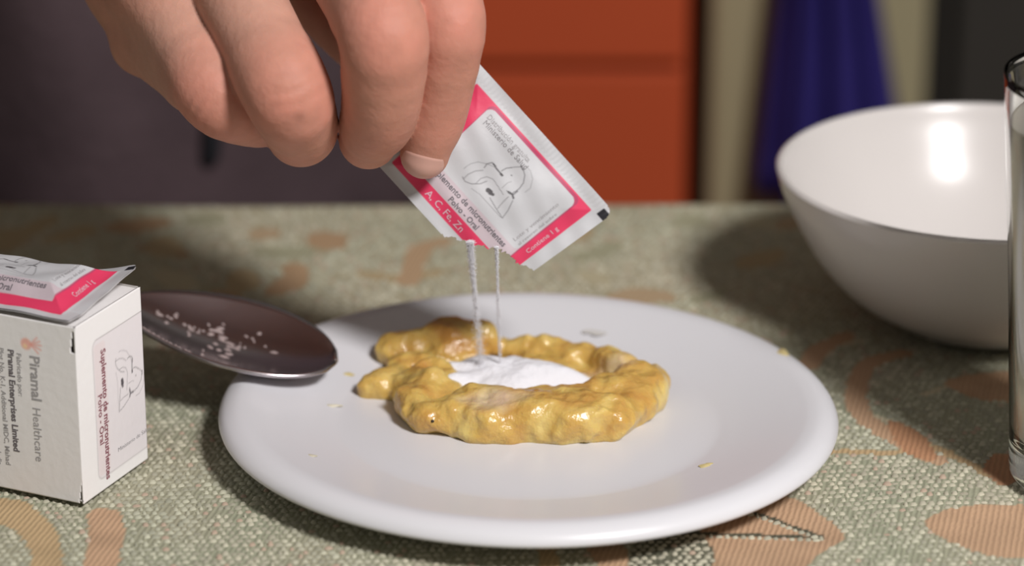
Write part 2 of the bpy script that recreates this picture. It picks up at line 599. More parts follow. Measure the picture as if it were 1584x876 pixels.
def dye_at(X, Y):
    """dye colour (n,3), plus True where the plain green ground lies"""
    P = np.stack([X, Y, 0 * X], 1)
    t = 0.5 + 0.5 * vnoise(P * 60, 3)
    C = SAGE * (1 - t[:, None]) + SAGE2 * t[:, None]
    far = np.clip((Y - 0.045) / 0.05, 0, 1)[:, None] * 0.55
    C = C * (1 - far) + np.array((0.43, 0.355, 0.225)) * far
    base = np.ones(len(X), dtype=bool)
    w = vnoise(P * 900, 5) * 0.0004
    for bx_, by_, ra, rb, an, dye in BLOBS:
        m = (np.abs(X - bx_) < 0.025) & (np.abs(Y - by_) < 0.025)
        if not m.any():
            continue
        u = (X[m] - bx_) * math.cos(an) + (Y[m] - by_) * math.sin(an)
        v = -(X[m] - bx_) * math.sin(an) + (Y[m] - by_) * math.cos(an)
        v = v - 12 * u * u
        k = (u / ra) ** 2 + (v / rb) ** 2 < 1 + w[m] * 300
        ii = np.where(m)[0][k]
        C[ii] = dye; base[ii] = False
    for dye, line, hw in BANDS:
        k = dist_line(X, Y, line) < hw + w
        C[k] = dye; base[k] = False
    k = in_poly(X, Y, RIB)
    C[k] = DARK * 1.5
    for dye, poly in MOTIFS:
        lo, hi = poly.min(0) - 0.004, poly.max(0) + 0.004
        m = (X > lo[0]) & (X < hi[0]) & (Y > lo[1]) & (Y < hi[1])
        if not m.any():
            continue
        k = in_poly(X[m] + w[m], Y[m] + w[m], poly)
        ii = np.where(m)[0][k]
        sh = 0.5 + 0.5 * vnoise(P[ii] * 140, 8)
        C[ii] = dye * (0.88 + 0.22 * sh[:, None]); base[ii] = False
    for line in VEINS:
        k = dist_line(X, Y, line) < 0.0009
        C[k] = DARK; base[k] = False
    return C, base


def build_cloth():
    xs = grow_axis(-0.155, 0.155, 0.0008, -0.66, 0.66)
    ys = np.arange(-0.105, T_BACK, 0.0010)
    lo = grow_axis(-0.105, -0.104, 0.001, -0.46, -0.104)
    ys = np.concatenate([lo[lo < -0.1055], ys])
    X, Y = np.meshgrid(xs, ys, indexing='ij')
    Z = cloth_z(X, Y)
    nx, ny = X.shape
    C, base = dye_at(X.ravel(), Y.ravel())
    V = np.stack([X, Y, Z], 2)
    Cg = C.reshape(nx, ny, 3)
    # far edge: roll over and hang down
    drop = [(0.0012, -0.0004), (0.0022, -0.0014), (0.0030, -0.0035)] + [(0.0033 + 0.001 * k, -0.0035 - 0.02 * k) for k in range(1, 9)]
    for k, (dy, dz) in enumerate(drop):
        row = V[:, ny - 1, :].copy()
        wob = 0.004 * np.sin(xs * 38) + 0.002 * np.sin(xs * 91 + 1)
        row[:, 1] += dy + wob * min(1.0, k / 6.0) * (k > 2) + (0.004 if k > 2 else 0)
        row[:, 2] += dz
        V = np.concatenate([V, row[:, None, :]], 1)
        Cg = np.concatenate([Cg, Cg[:, ny - 7 - 6 * k:ny - 6 - 6 * k, :]], 1)
    ny2 = V.shape[1]
    i, j = np.meshgrid(np.arange(nx - 1), np.arange(ny2 - 1), indexing='ij')
    a = (i * ny2 + j).ravel()
    q = np.stack([a, a + ny2, a + ny2 + 1, a + 1], 1)
    Vf = V.reshape(-1, 3)
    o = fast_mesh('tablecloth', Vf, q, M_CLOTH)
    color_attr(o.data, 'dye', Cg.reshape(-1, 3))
    o.rotation_euler = (0, 0, 0)
    tag(o, 'sage green jacquard tablecloth woven with terracotta leaves', 'tablecloth')
    return o


cloth = build_cloth()


def build_stitches():
    """raised weft floats of the weave: one small lozenge per stitch"""
    px_, py_ = 0.0021, 0.0023
    pts = []
    sh = 0.16
    n = int(0.46 / py_)
    for r in range(n):
        y = -0.172 + r * py_
        xs = np.arange(-0.30, 0.30, px_) + (r % 2) * px_ * 0.5
        pts.append(np.stack([xs, np.full(len(xs), y) + sh * 0.25 * xs + 0.0012 * np.sin(xs * 55 + r * 0.15)], 1))
    P = np.concatenate(pts)
    P = P[P[:, 1] < T_BACK - 0.002]
    P += rng.normal(0, 0.00016, P.shape)
    C, base = dye_at(P[:, 0], P[:, 1])
    keep = base & (rng.random(len(P)) < 0.93)
    # keep off the resting feet of dishes
    P = P[keep]
    keep2 = (np.hypot(P[:, 0], P[:, 1]) > 0.044)
    P = P[keep2]
    for line in VEINS[:2]:          # rows of pick-out stitches
        seg = np.concatenate([[0], np.cumsum(np.linalg.norm(np.diff(line, axis=0), axis=1))])
        q = np.arange(0, seg[-1], 0.0019)
        P = np.concatenate([P, np.stack([np.interp(q, seg, line[:, 0]), np.interp(q, seg, line[:, 1]) - 0.0016], 1)])
    N = len(P)
    L = 0.00088 * (1 + 0.2 * rng.normal(size=N))
    Wd = 0.00082 * (1 + 0.15 * rng.normal(size=N))
    H = 0.00066 * (1 + 0.25 * rng.normal(size=N))
    an = 0.18 + rng.normal(0, 0.16, N)
    prof = [(-1, 0, 0), (-0.55, -0.9, 0), (0.55, -0.9, 0), (1, 0, 0), (0.55, 0.9, 0), (-0.55, 0.9, 0), (-0.42, 0, 1), (0.42, 0, 1)]
    faces = [(0, 1, 6), (1, 2, 7), (1, 7, 6), (2, 3, 7), (3, 4, 7), (4, 5, 6), (4, 6, 7), (5, 0, 6)]
    V = np.zeros((N, 8, 3))
    for k, (u, v, w) in enumerate(prof):
        uu, vv = u * L, v * Wd
        V[:, k, 0] = P[:, 0] + uu * np.cos(an) - vv * np.sin(an)
        V[:, k, 1] = P[:, 1] + uu * np.sin(an) + vv * np.cos(an)
        V[:, k, 2] = w * H - 0.00005
    V[:, :, 2] += cloth_z(P[:, 0], P[:, 1])[:, None]
    Fc = np.array(faces)[None] + (np.arange(N) * 8)[:, None, None]
    o = fast_mesh('weft_stitches', V.reshape(-1, 3), Fc.reshape(-1, 3), M_STITCH, cloth)
    t = rng.random(N)[:, None]
    g = (0.5 + 0.5 * vnoise(np.stack([P[:, 0], P[:, 1], 0 * P[:, 0]], 1) * 45, 11))[:, None]
    c = np.array((0.54, 0.50, 0.385)) * (0.66 + 0.35 * t) * (1 - g) + np.array((0.40, 0.405, 0.31)) * (0.75 + 0.5 * t) * g
    pink = (rng.random(N) < 0.06)[:, None]
    c = np.where(pink, np.array((0.44, 0.34, 0.26)), c)
    color_attr(o.data, 'dye', np.repeat(c, 8, axis=0))
    o['kind'] = 'stuff'
    return o


build_stitches()

# ------------------------------------------------------------------ plate
PL_TILT = math.radians(0.55)
plate_prof = smooth_profile([(0.0005, 0.0040), (0.030, 0.0040), (0.045, 0.0042), (0.0505, 0.0050), (0.058, 0.0068), (0.067, 0.0092),
                             (0.0705, 0.0100), (0.0735, 0.0100), (0.0762, 0.0088), (0.0775, 0.0068), (0.0766, 0.0056), (0.073, 0.0054),
                             (0.064, 0.0036), (0.052, 0.0012), (0.0465, 0.0002), (0.0445, 0.0000), (0.043, 0.0010), (0.030, 0.0014), (0.0005, 0.0014)], 5)
v, f = lathe(plate_prof, 160, True)
plate = mesh_obj('plate', v, f, M_CERAMIC)
plate.rotation_euler = (0, PL_TILT, 0)
plate.location = (0, 0, 0.0007)
tag(plate, 'round white glazed plate holding the mashed yellow fruit', 'plate')
WELL = 0.0047

# ------------------------------------------------------------------ mashed fruit with powder
def G(px, py, z):
    p = ground(px, py, z)
    return (p.x, p.y, p.z)


LUMPS = [  # px, py, height of the lump's centre above the table, radius (all metres)
    # front ridge
    (640, 625, 0.0085, 0.0062), (672, 645, 0.0082, 0.0062), (712, 650, 0.0080, 0.0065), (755, 655, 0.0082, 0.0066), (800, 655, 0.0080, 0.0068),
    (850, 652, 0.0086, 0.0070), (900, 650, 0.0086, 0.0072), (945, 648, 0.0082, 0.0072), (968, 625, 0.0086, 0.0066),
    (660, 600, 0.0100, 0.0056), (735, 622, 0.0100, 0.0052), (780, 628, 0.0096, 0.0052), (830, 620, 0.0104, 0.0055), (880, 622, 0.0100, 0.0055), (930, 610, 0.0102, 0.0055),
    # right end
    (985, 600, 0.0086, 0.0070), (1000, 620, 0.0074, 0.0058), (1002, 590, 0.0084, 0.0058), (965, 575, 0.0090, 0.0060), (940, 560, 0.0088, 0.0055),
    # back ridge
    (900, 556, 0.0078, 0.0055), (860, 548, 0.0078, 0.0050), (820, 544, 0.0078, 0.0048), (785, 540, 0.0080, 0.0048),
    (735, 530, 0.0100, 0.0058), (728, 514, 0.0120, 0.0046), (700, 516, 0.0120, 0.0050), (680, 522, 0.0108, 0.0048), (745, 512, 0.0125, 0.0032), (690, 545, 0.0090, 0.0055),
    # left end
    (640, 535, 0.0098, 0.0056), (620, 545, 0.0088, 0.0052), (622, 570, 0.0080, 0.0050), (650, 565, 0.0092, 0.0052), (612, 590, 0.0074, 0.0046), (665, 580, 0.0102, 0.0048),
    (585, 603, 0.0066, 0.0036), (600, 604, 0.0066, 0.0036),
]
FLAT = [(790, 590, 0.0068, 0.030, 0.016, 0.0038), (820, 640, 0.0086, 0.026, 0.0095, 0.0062), (660, 610, 0.0080, 0.010, 0.011, 0.0056), (985, 605, 0.0080, 0.007, 0.011, 0.0062)]


def mash_field(P):
    d = np.full(len(P), 9.0)
    for px, py, z, r in LUMPS:
        c = np.array(G(px, py, z))
        q = (P - c) / np.array((1.12, 1.0, 0.92))
        d = smin(d, np.linalg.norm(q, axis=1) - r, 0.0034)
    for px, py, z, rx, ry, rz in FLAT:
        d = smin(d, ellipsoid(P, G(px, py, z), (rx, ry, rz)), 0.0018)
    # skirt running into the plate
    ii = np.where(np.abs(d) < 0.004)[0]
    Q = P[ii]
    d[ii] += 0.0011 * vnoise(Q * 210, 1) + 0.00045 * vnoise(Q * 480, 2) + 0.0012 * vnoise(Q * 110 + 5, 4) + 0.0006
    return d


def build_mash():
    st = 0.0005
    xs = np.arange(-0.047, 0.040, st); ys = np.arange(-0.026, 0.050, st); zs = np.arange(WELL - 0.0015, 0.022, st)
    X, Y, Z = np.meshgrid(xs, ys, zs, indexing='ij')
    P = np.stack([X.ravel(), Y.ravel(), Z.ravel()], 1)
    F = mash_field(P)
    F = np.maximum(F, (WELL - 0.0006) - P[:, 2])
    F = F.reshape(X.shape)
    F[:, :, 0] = 1.0
    v, q = surface_nets(F, xs, ys, zs)
    o = fast_mesh('mashed_fruit', v, q, M_MASH)
    c = np.array(G(800, 580, 0.011))
    e = np.hypot((v[:, 0] - c[0]) / 0.018, (v[:, 1] - c[1]) / 0.011)
    dust = np.clip((1.05 - e) * 2.2 + 0.5 * vnoise(v * 260, 6), 0, 1) * 0.55
    c2 = np.array(G(765, 640, 0.010))
    e2 = np.hypot((v[:, 0] - c2[0]) / 0.010, (v[:, 1] - c2[1]) / 0.006)
    dust = np.maximum(dust, np.clip((1.0 - e2) * 1.5 + 0.3 * vnoise(v * 300, 9), 0, 1) * 0.38)
    c3 = np.array(G(925, 575, 0.011))
    e3 = np.hypot((v[:, 0] - c3[0]) / 0.012, (v[:, 1] - c3[1]) / 0.008)
    dust = np.maximum(dust, np.clip((1.0 - e3) * 1.5 + 0.4 * vnoise(v * 300, 9), 0, 1) * 0.38)
    float_attr(o.data, 'dust', dust)
    tag(o, 'glossy heap of mashed yellow fruit ringed around white powder', 'mashed fruit')
    return o, v


mash, mash_v = build_mash()
sp = mesh_obj('dark_speck', *lathe([(0.00001, 0.0004), (0.0004, 0.0002), (0.0004, -0.0002), (0.00001, -0.0004)], 10), M_SEED, mash)
_c = np.array(ground(672, 640, 0.012))
_d2 = np.linalg.norm(mash_v[:, :2] - _c[:2], axis=1)
_near = mash_v[_d2 < 0.0012]
_dirn = np.array(CAM_P) - _c; _dirn /= np.linalg.norm(_dirn)
sp.location = _near[np.argmax(_near @ _dirn)]


def top_height(x, y, default):
    """height of the mash surface under (x, y) arrays"""
    st = 0.0008
    H = {}
    for vx, vy, vz in mash_v:
        k = (int(round(vx / st)), int(round(vy / st)))
        if vz > H.get(k, -1):
            H[k] = vz
    return np.array([H.get((int(round(a / st)), int(round(b / st))), default) for a, b in zip(x, y)])


def build_powder():
    c = np.array(G(787, 577, 0.0110))
    n = 56
    uu = np.linspace(0, 1, 22)
    an = np.linspace(0, 2 * math.pi, n, endpoint=False)
    wob = 1 + 0.13 * np.sin(an * 3 + 0.5) + 0.10 * np.sin(an * 5 + 2) + 0.07 * np.sin(an * 9 + 1) + 0.04 * np.sin(an * 14)
    V = []
    for u in uu:
        x = c[0] + 0.0178 * u * wob * np.cos(an)
        y = c[1] + 0.0125 * u * wob * np.sin(an)
        V.append(np.stack([x, y], 1))
    V = np.array(V).reshape(-1, 2)
    h = top_height(V[:, 0], V[:, 1], WELL)
    U = np.repeat(uu, n)
    # smooth the underlying height, then pile the powder
    base = np.zeros_like(h)
    for i in range(len(h)):
        w = np.exp(-((V[:, 0] - V[i, 0]) ** 2 + (V[:, 1] - V[i, 1]) ** 2) / (2 * 0.0016 ** 2))
        base[i] = (w * h).sum() / w.sum()
    P3 = np.stack([V[:, 0], V[:, 1], base], 1)
    z = np.maximum(base, h) * 0 + base + 0.0034 * (1 - U ** 2) - 0.0008 * U ** 6 + (1 - U) * 0.0003 * vnoise(P3 * 700, 3) + 0.0005 * vnoise(P3 * 260, 5) * (1 - U)
    z = np.where(U > 0.97, base - 0.0012, z)
    Vt = np.stack([V[:, 0], V[:, 1], z], 1)
    f = []
    m = len(uu)
    for i in range(m - 1):
        for j in range(n):
            k = (j + 1) % n
            f.append((i * n + j, (i + 1) * n + j, (i + 1) * n + k, i * n + k))
    o = mesh_obj('powder_heap', Vt, f, M_POWDER)
    tag(o, 'small white heap of powder lying on top of the mashed fruit', 'powder')
    return o, c


powder, POW_C = build_powder()

# ------------------------------------------------------------------ smears on the crockery
def smear(px, py, z, rx, ry, label, cat, mat, rz=0.0, h=0.0005, seed=0, group=None):
    for _ in range(6):
        c = ground(px, py, z)
        rad_ = math.hypot(c.x, c.y)
        z = float(np.interp(rad_, [p[0] for p in plate_prof[:38]], [p[1] for p in plate_prof[:38]])) + 0.0007 - c.x * math.tan(PL_TILT)
    n, m = 18, 5
    V, f = [], []
    rr = random.Random(seed)
    ph = [rr.uniform(0, 6.28) for _ in range(3)]
    for i in range(m):
        u = i / (m - 1)
        for j in range(n):
            a = 2 * math.pi * j / n
            w = 1 + 0.25 * math.sin(2 * a + ph[0]) + 0.15 * math.sin(3 * a + ph[1]) + 0.1 * math.sin(5 * a + ph[2])
            V.append((rx * u * w * math.cos(a), ry * u * w * math.sin(a), h * (1 - u * u) - 0.0001))
    for i in range(m - 1):
        for j in range(n):
            k = (j + 1) % n
            f.append((i * n + j, (i + 1) * n + j, (i + 1) * n + k, i * n + k))
    o = mesh_obj('fruit_smear', V, f, mat)
    o.location = c
    o.rotation_euler = (0, 0, rz)
    tag(o, label, cat, group)
    return o


M_SMEAR = principled('thin_fruit_smear', (0.60, 0.50, 0.24), rough=0.35, noise=0.15, nscale=300)
M_SMEARF = principled('faint_fruit_smear', (0.66, 0.645, 0.62), rough=0.4, noise=0.04, nscale=300)
M_SMEARP = principled('pale_fruit_smear', (0.62, 0.58, 0.46), rough=0.35, noise=0.1, nscale=300)
smear(1210, 546, 0.0094, 0.0016, 0.0032, 'yellowish smear near the right rim of the plate, closest to the bowl', 'smear', M_SMEAR, 0.35, seed=1)
smear(1094, 720, 0.0058, 0.0022, 0.0014, 'yellowish smear on the front right of the plate', 'smear', M_SMEAR, 0.2, seed=2)
smear(538, 579, 0.0056, 0.0014, 0.0014, 'tiny yellow smear on the plate just right of the spoon tip', 'smear', M_SMEAR, 0, seed=3)
smear(513, 628, 0.0056, 0.0022, 0.0010, 'short yellow streak on the plate below the spoon tip', 'smear', M_SMEARP, 0.1, seed=4)
smear(918, 512, 0.0062, 0.0030, 0.0030, 'faint pale smear on the plate behind the mashed fruit', 'smear', M_SMEARF, 0.4, h=0.00014, seed=5)
smear(480, 705, 0.0065, 0.0018, 0.0010, 'faint pale streak on the front left of the plate', 'smear', M_SMEARP, -0.6, h=0.00025, seed=6)

# ------------------------------------------------------------------ white bowl
bowl_c = ground(1522, 492, 0)
BR = 0.0578
bprof = smooth_profile([(0.0005, 0.0060), (0.018, 0.0064), (0.032, 0.0120), (0.0445, 0.0250), (0.0530, 0.0405), (0.0562, 0.0478), (0.0573, 0.0488), (0.0582, 0.0484),
                        (0.0582, 0.0470), (0.0556, 0.0385), (0.0475, 0.0215), (0.0385, 0.0100), (0.0290, 0.0030), (0.0255, 0.0006), (0.0240, 0.0000), (0.0222, 0.0008), (0.020, 0.0026), (0.0005, 0.0030)], 6)
bs = BR / 0.0578
v, f = lathe([(r * bs, z * 0.885) for r, z in bprof], 128, True)
bowl = mesh_obj('bowl', v, f, M_BOWL)
bowl.location = (bowl_c.x, bowl_c.y, 0.0006)
tag(bowl, 'white ceramic bowl standing behind the plate at the right', 'bowl')

# ------------------------------------------------------------------ drinking glass with water
gl_c = ground(1689, 741, 0)
gl = mesh_obj('drinking_glass', *lathe(smooth_profile([(0.0004, 0.0085), (0.016, 0.0085), (0.0187, 0.0110), (0.0197, 0.020), (0.0228, 0.060), (0.0258, 0.0995),
                                                       (0.0261, 0.1004), (0.0265, 0.1005), (0.0268, 0.0995), (0.0238, 0.060), (0.0208, 0.012),
                                                       (0.0204, 0.0030), (0.0194, 0.0004), (0.0178, 0.0000), (0.0158, 0.0012), (0.0004, 0.0018)], 6), 96, True), M_GLASS)
gl.location = (gl_c.x, gl_c.y, 0.0006)
tag(gl, 'tall clear drinking glass cut off by the right edge', 'glass')
wt = mesh_obj('water', *lathe([(0.0003, 0.0088), (0.0158, 0.0088), (0.0184, 0.0112), (0.0194, 0.020), (0.0225, 0.060), (0.0248, 0.0905), (0.0249, 0.0912), (0.0243, 0.0908), (0.0003, 0.0907)], 96), M_WATER)
wt.location = gl.location
tag(wt, 'pale cloudy drink inside the clear glass', 'drink')

# ------------------------------------------------------------------ lettering
def text_shape(body, bold=0.0):
    cu = bpy.data.curves.new('lettering', 'FONT')
    cu.body = body
    cu.size = 1.0
    cu.resolution_u = 2
    cu.offset = bold
    ob = bpy.data.objects.new('lettering', cu)
    COL.objects.link(ob)
    dg = bpy.context.evaluated_depsgraph_get()
    me = ob.evaluated_get(dg).to_mesh()
    V = np.array([tuple(p.co) for p in me.vertices])
    Fc = [tuple(p.vertices) for p in me.polygons]
    ob.evaluated_get(dg).to_mesh_clear()
    bpy.data.objects.remove(ob)
    bpy.data.curves.remove(cu)
    V[:, 0] -= V[:, 0].min()
    return V, Fc


def put_text(name, body, fn, origin, direction, width, mat, parent, tall=1.0, bold=0.0, cap=None):
    """lay lettering on a surface: fn(u_mm, v_mm) -> point; u right, v down. direction = angle of the line in (u, v)"""
    V, Fc = text_shape(body, bold)
    s = width / V[:, 0].max()
    c, d = math.cos(direction), math.sin(direction)
    x, y = V[:, 0] * s, V[:, 1] * s * tall
    u = origin[0] + x * c + y * d
    w = origin[1] + x * d - y * c
    pts = [fn(a, b) for a, b in zip(u, w)]
    return mesh_obj(name, pts, Fc, mat, parent, smooth=False)


def aa(d, w=0.14):
    return np.clip(0.5 - d / w, 0, 1)


def rrect(U, V_, x0, y0, x1, y1, r):
    cx, cy = (x0 + x1) / 2, (y0 + y1) / 2
    qx = np.abs(U - cx) - (x1 - x0) / 2 + r
    qy = np.abs(V_ - cy) - (y1 - y0) / 2 + r
    return np.hypot(np.maximum(qx, 0), np.maximum(qy, 0)) + np.minimum(np.maximum(qx, qy), 0) - r


# drawing of a grown-up feeding a child, in millimetres on the sachet
def sx(px, py):
    a, b = px - 740, py - 97
    return ((0.675 * a + 0.738 * b) / 6.05, (-0.738 * a + 0.675 * b) / 6.05)


DRAW = [  # (stroke half width mm, strength, points)
    (0.10, 0.45, [(716, 259), (726, 252), (738, 249), (752, 252), (764, 257)]),
    (0.13, 0.75, [(748, 258), (752, 252), (760, 250), (766, 256)]),
    (0.20, 0.85, [(762, 252), (768, 261), (775, 269)]),
    (0.30, 0.95, [(774, 268), (776, 270)]),
    (0.12, 0.75, [(775, 263), (782, 259), (790, 258)]),
    (0.12, 0.60, [(790, 258), (798, 257), (806, 257)]),
    (0.20, 0.80, [(805, 256), (808, 261)]),
    (0.13, 0.70, [(808, 260), (811, 270), (809, 282), (803, 291), (796, 296)]),
    (0.10, 0.45, [(813, 256), (820, 264), (823, 276), (820, 290), (812, 297)]),
    (0.16, 0.80, [(790, 270), (791, 270.5)]),
    (0.12, 0.60, [(795, 296), (790, 300), (786, 298), (783, 294)]),
    (0.26, 0.90, [(786, 296), (792, 300), (794, 306)]),
    (0.20, 0.80, [(794, 300), (800, 295)]),
    (0.12, 0.65, [(714, 272), (718, 279), (728, 283), (742, 283), (752, 279)]),
    (0.12, 0.55, [(716, 275), (723, 268), (734, 263), (746, 262)]),
    (0.11, 0.55, [(735, 283), (742, 275), (752, 272), (762, 276), (770, 288), (778, 300)]),
    (0.60, 1.0, [(754, 293), (758, 296)]),
    (0.40, 0.95, [(757, 298), (762, 300)]),
    (0.12, 0.65, [(757, 305), (766, 320), (778, 338), (786, 326), (793, 310)]),
    (0.10, 0.40, [(728, 290), (742, 300), (758, 318), (776, 337)]),
    (0.12, 0.55, [(770, 322), (778, 312), (786, 304)]),
    (0.10, 0.40, [(776, 290), (784, 282), (790, 280)]),
]
DRAW_MM = [(w, s, [sx(*p) for p in pts]) for w, s, pts in DRAW]
PINK = np.array((0.66, 0.045, 0.115)); DPINK = np.array((0.42, 0.05, 0.12)); FWHITE = np.array((0.515, 0.52, 0.54)); FPALE = np.array((0.51, 0.43, 0.465)); BLK = np.array((0.02, 0.02, 0.025))
PKW, PKH = 51.4, 36.5


def mixc(C, col, a):
    return C * (1 - a[:, None]) + np.asarray(col) * a[:, None]


def sachet_print(U, V_):
    C = np.tile(FWHITE, (len(U), 1))
    fr = rrect(U, V_, 3.5, 3.9, 47.4, 33.5, 0.3)
    C = mixc(C, PINK, aa(fr))
    C = mixc(C, DPINK, aa(rrect(U, V_, 10.0, 4.3, 43.7, 29.6, 1.8)))                 # keyline around the panel
    C = mixc(C, FPALE, aa(rrect(U, V_, 10.3, 8.0, 43.3, 30.0, 0.4)))
    C = mixc(C, FWHITE * 0.985, aa(rrect(U, V_, 10.2, 5.2, 43.2, 25.4, 1.9)))
    C = mixc(C, FPALE, aa(rrect(U, V_, 10.3, 25.2, 43.3, 30.0, 0.4)) * 0.8)
    for w, s, pts in DRAW_MM:
        C = mixc(C, (0.07, 0.065, 0.07), aa(dist_line(U, V_, pts) - w, 0.16) * s)
    C = mixc(C, BLK, aa(rrect(U, V_, 48.9, 1.2, 53, 3.6, 0.3)))                       # eye mark
    return C


TEAR = [(20.0, 37.5), (26.8, 36.3), (29.0, 35.0), (31.8, 33.6), (35.4, 31.4), (39.5, 28.4), (42.5, 26.9), (45.0, 27.3), (48.0, 26.6), (52, 24.6)]


def tear_y(U):
    tx = np.array([p[0] for p in TEAR]); ty = np.array([p[1] for p in TEAR])
    y = np.interp(U, tx, ty)
    rag = 0.55 * vnoise(np.stack([U * 1.3, 0 * U, 0 * U], 1), 2) + 0.3 * vnoise(np.stack([U * 4, 0 * U, 0 * U + 3], 1), 4)
    return np.where(U < 24, 99, y + rag)


def build_sachet(S, label, torn, txt=True, back_h=-0.4, seed=1):
    """S(u_mm, v_mm, h_mm) -> world point; u along the long side, v across, h towards the printed face"""
    root = empty('sachet', S(np.array([PKW / 2]), np.array([PKH / 2]), np.array([0.0]))[0])
    tag(root, label, 'sachet', 'powder sachets')
    inv = np.array(root.location)
    st = 0.22
    us = np.arange(0, PKW + st / 2, st); vs = np.arange(0, PKH + st / 2, st)
    U, V_ = np.meshgrid(us, vs, indexing='ij')
    nu, nv = U.shape
    Uf, Vf = U.ravel(), V_.ravel()
    ty = tear_y(Uf) if torn else np.full(len(Uf), 99.0)
    over = Vf > ty
    Vc = np.where(over & (Vf < ty + 0.4), ty, Vf)
    rr = (Uf > PKW - 2.2) & (Vf < 2.2) & (np.hypot(Uf - (PKW - 2.2), Vf - 2.2) > 2.2)
    drop = (Vf > ty + 0.25) | rr
    for nm, hh, mt in (('front_film', 0.0, M_FOIL), ('back_film', back_h, M_FOILBACK)):
        pts = S(Uf, Vc, np.full(len(Uf), hh), bulge=(1 if hh == 0 else -1)) - inv
        i, j = np.meshgrid(np.arange(nu - 1), np.arange(nv - 1), indexing='ij')
        a = (i * nv + j).ravel()
        q = np.stack([a, a + nv, a + nv + 1, a + 1], 1)
        q = q[~drop[q].any(1)]
        if hh == 0:
            q = q[:, ::-1]
        o = fast_mesh(nm, pts, q, mt, root)
        if hh == 0:
            color_attr(o.data, 'print', sachet_print(Uf, Vf))
            bmk = None
    fn = lambda u, w: S(np.array([u]), np.array([w]), np.array([0.09]), bulge=1)[0] - inv
    def T(body, origin, ang, width, mat, tall=1.0, bold=0.0):
        o = put_text('printed_text', body, fn, origin, ang, width, mat, root, tall, bold)
        return o
    T('Distribución gratuita', (11.6, 7.9), 0, 15.5, M_INKL, 1.05, 0.012)
    T('Ministerio de Salud', (12.0, 9.7), 0, 16.0, M_INKG, 1.0, 0.0)
    T('Suplemento de micronutrientes', (11.4, 27.2), 0, 28.5, M_INK, 1.0, 0.02)
    T('Polvo - Oral', (20.3, 29.4), 0, 11.0, M_INK, 0.95, 0.02)
    T('A, C, Fe, Zn', (15.0, 32.7), 0, 14.0, M_INKW, 0.9, 0.01)
    T('Contiene 1 g', (46.1, 23.5), -math.pi / 2, 10.0, M_INKW, 1.0, 0.01)
    T('Lote y vencimiento', (40.9, 23.8), -math.pi / 2, 14.5, M_INKL, 0.8)
    T('al reverso del sobre', (42.6, 23.8), -math.pi / 2, 12.5, M_INKL, 0.8)
    return root


# held sachet: a plane facing the camera, hanging from the fingers
_A = np.array(at(740, 97, 0.0215)); _B = np.array(at(951, 329, 0.0120)); _D = np.array(at(578, 248, 0.0125))
_el = (_B - _A) / PKW; _es = (_D - _A) / PKH
_nn = np.cross(_el, _es); _nn /= np.linalg.norm(_nn)
if _nn @ (np.array(CAM_P) - _A) < 0:
    _nn = -_nn


def S_held(U, V_, H, bulge=0):
    k = 1 - 0.062 * np.clip(V_ / 25.6, 0, 1.4) * np.clip(U / PKW, 0, 1) ** 2
    e = np.clip(np.minimum.reduce([U - 2.5, PKW - 2.5 - U, V_ - 2.5, PKH - 1.0 - V_]) / 7.0, 0, 1)
    b = 1.3 * e * e * (3 - 2 * e) * bulge
    cr = 0.25 * np.sin(U * 0.33 + V_ * 0.21) + 0.14 * np.sin(V_ * 0.9 - U * 0.25)
    crimp = 0.05 * np.sin(U * 5.0) * (V_ < 3.0)
    curl = -0.0016 * (U - 20) ** 2 * (U > 20)
    h = (H + b + cr + crimp + curl) * 0.001
    return _A + np.outer(U * k, _el) + np.outer(V_, _es) + np.outer(h, _nn)


held = build_sachet(S_held, 'torn pink and white sachet held by the hand, pouring powder', True)

# ------------------------------------------------------------------ falling powder
def build_stream(px0, py0, Y0, x1, y1, z1, w0, n, seed, label):
    r = np.random.default_rng(seed)
    a = np.array(at(px0, py0, Y0)); b = np.array((x1, y1, z1))
    t = r.random(n) ** 2.8
    sp_ = w0 * (1 + 0.25 * np.sin(t * 9 + seed)) * (1 + 0.8 * t)
    P = a + t[:, None] * (b - a) + r.normal(0, 1, (n, 3)) * sp_[:, None] * np.array((1, 1, 0.3))
    s = r.uniform(0.00004, 0.00011, n)
    o8 = np.array([(1, 0, 0), (-1, 0, 0), (0, 1, 0), (0, -1, 0), (0, 0, 1), (0, 0, -1)], float)
    fc = np.array([(0, 2, 4), (2, 1, 4), (1, 3, 4), (3, 0, 4), (2, 0, 5), (1, 2, 5), (3, 1, 5), (0, 3, 5)])
    V = P[:, None, :] + o8[None] * s[:, None, None]
    Fc = fc[None] + (np.arange(n) * 6)[:, None, None]
    o = fast_mesh('powder_stream', V.reshape(-1, 3), Fc.reshape(-1, 3), M_POWDER)
    o['kind'] = 'stuff'
    tag(o, label, 'powder')
    return o


build_stream(727, 374, 0.0060, POW_C[0] - 0.0070, POW_C[1] + 0.001, 0.0125, 0.00034, 11000, 1, 'left, wider stream of white powder falling from the torn sachet')
build_stream(768, 382, 0.0056, POW_C[0] - 0.0022, POW_C[1] + 0.001, 0.0130, 0.00018, 5500, 2, 'right, thinner stream of white powder falling from the torn sachet')

# ------------------------------------------------------------------ carton
bF = ground(130, 784, 0); bR = ground(229, 713, 0)
BW = (bR - bF).length * 1000            # mm, side panel
b_ang = math.atan2(bR.y - bF.y, bR.x - bF.x)
BL, BH = 74.0, 45.6
carton = empty('carton', (bF.x, bF.y, 0.0006), b_ang)
tag(carton, 'small white printed carton standing left of the plate', 'carton')
# local frame of the carton: +x along the side panel, +y along the long front panel (to the left)


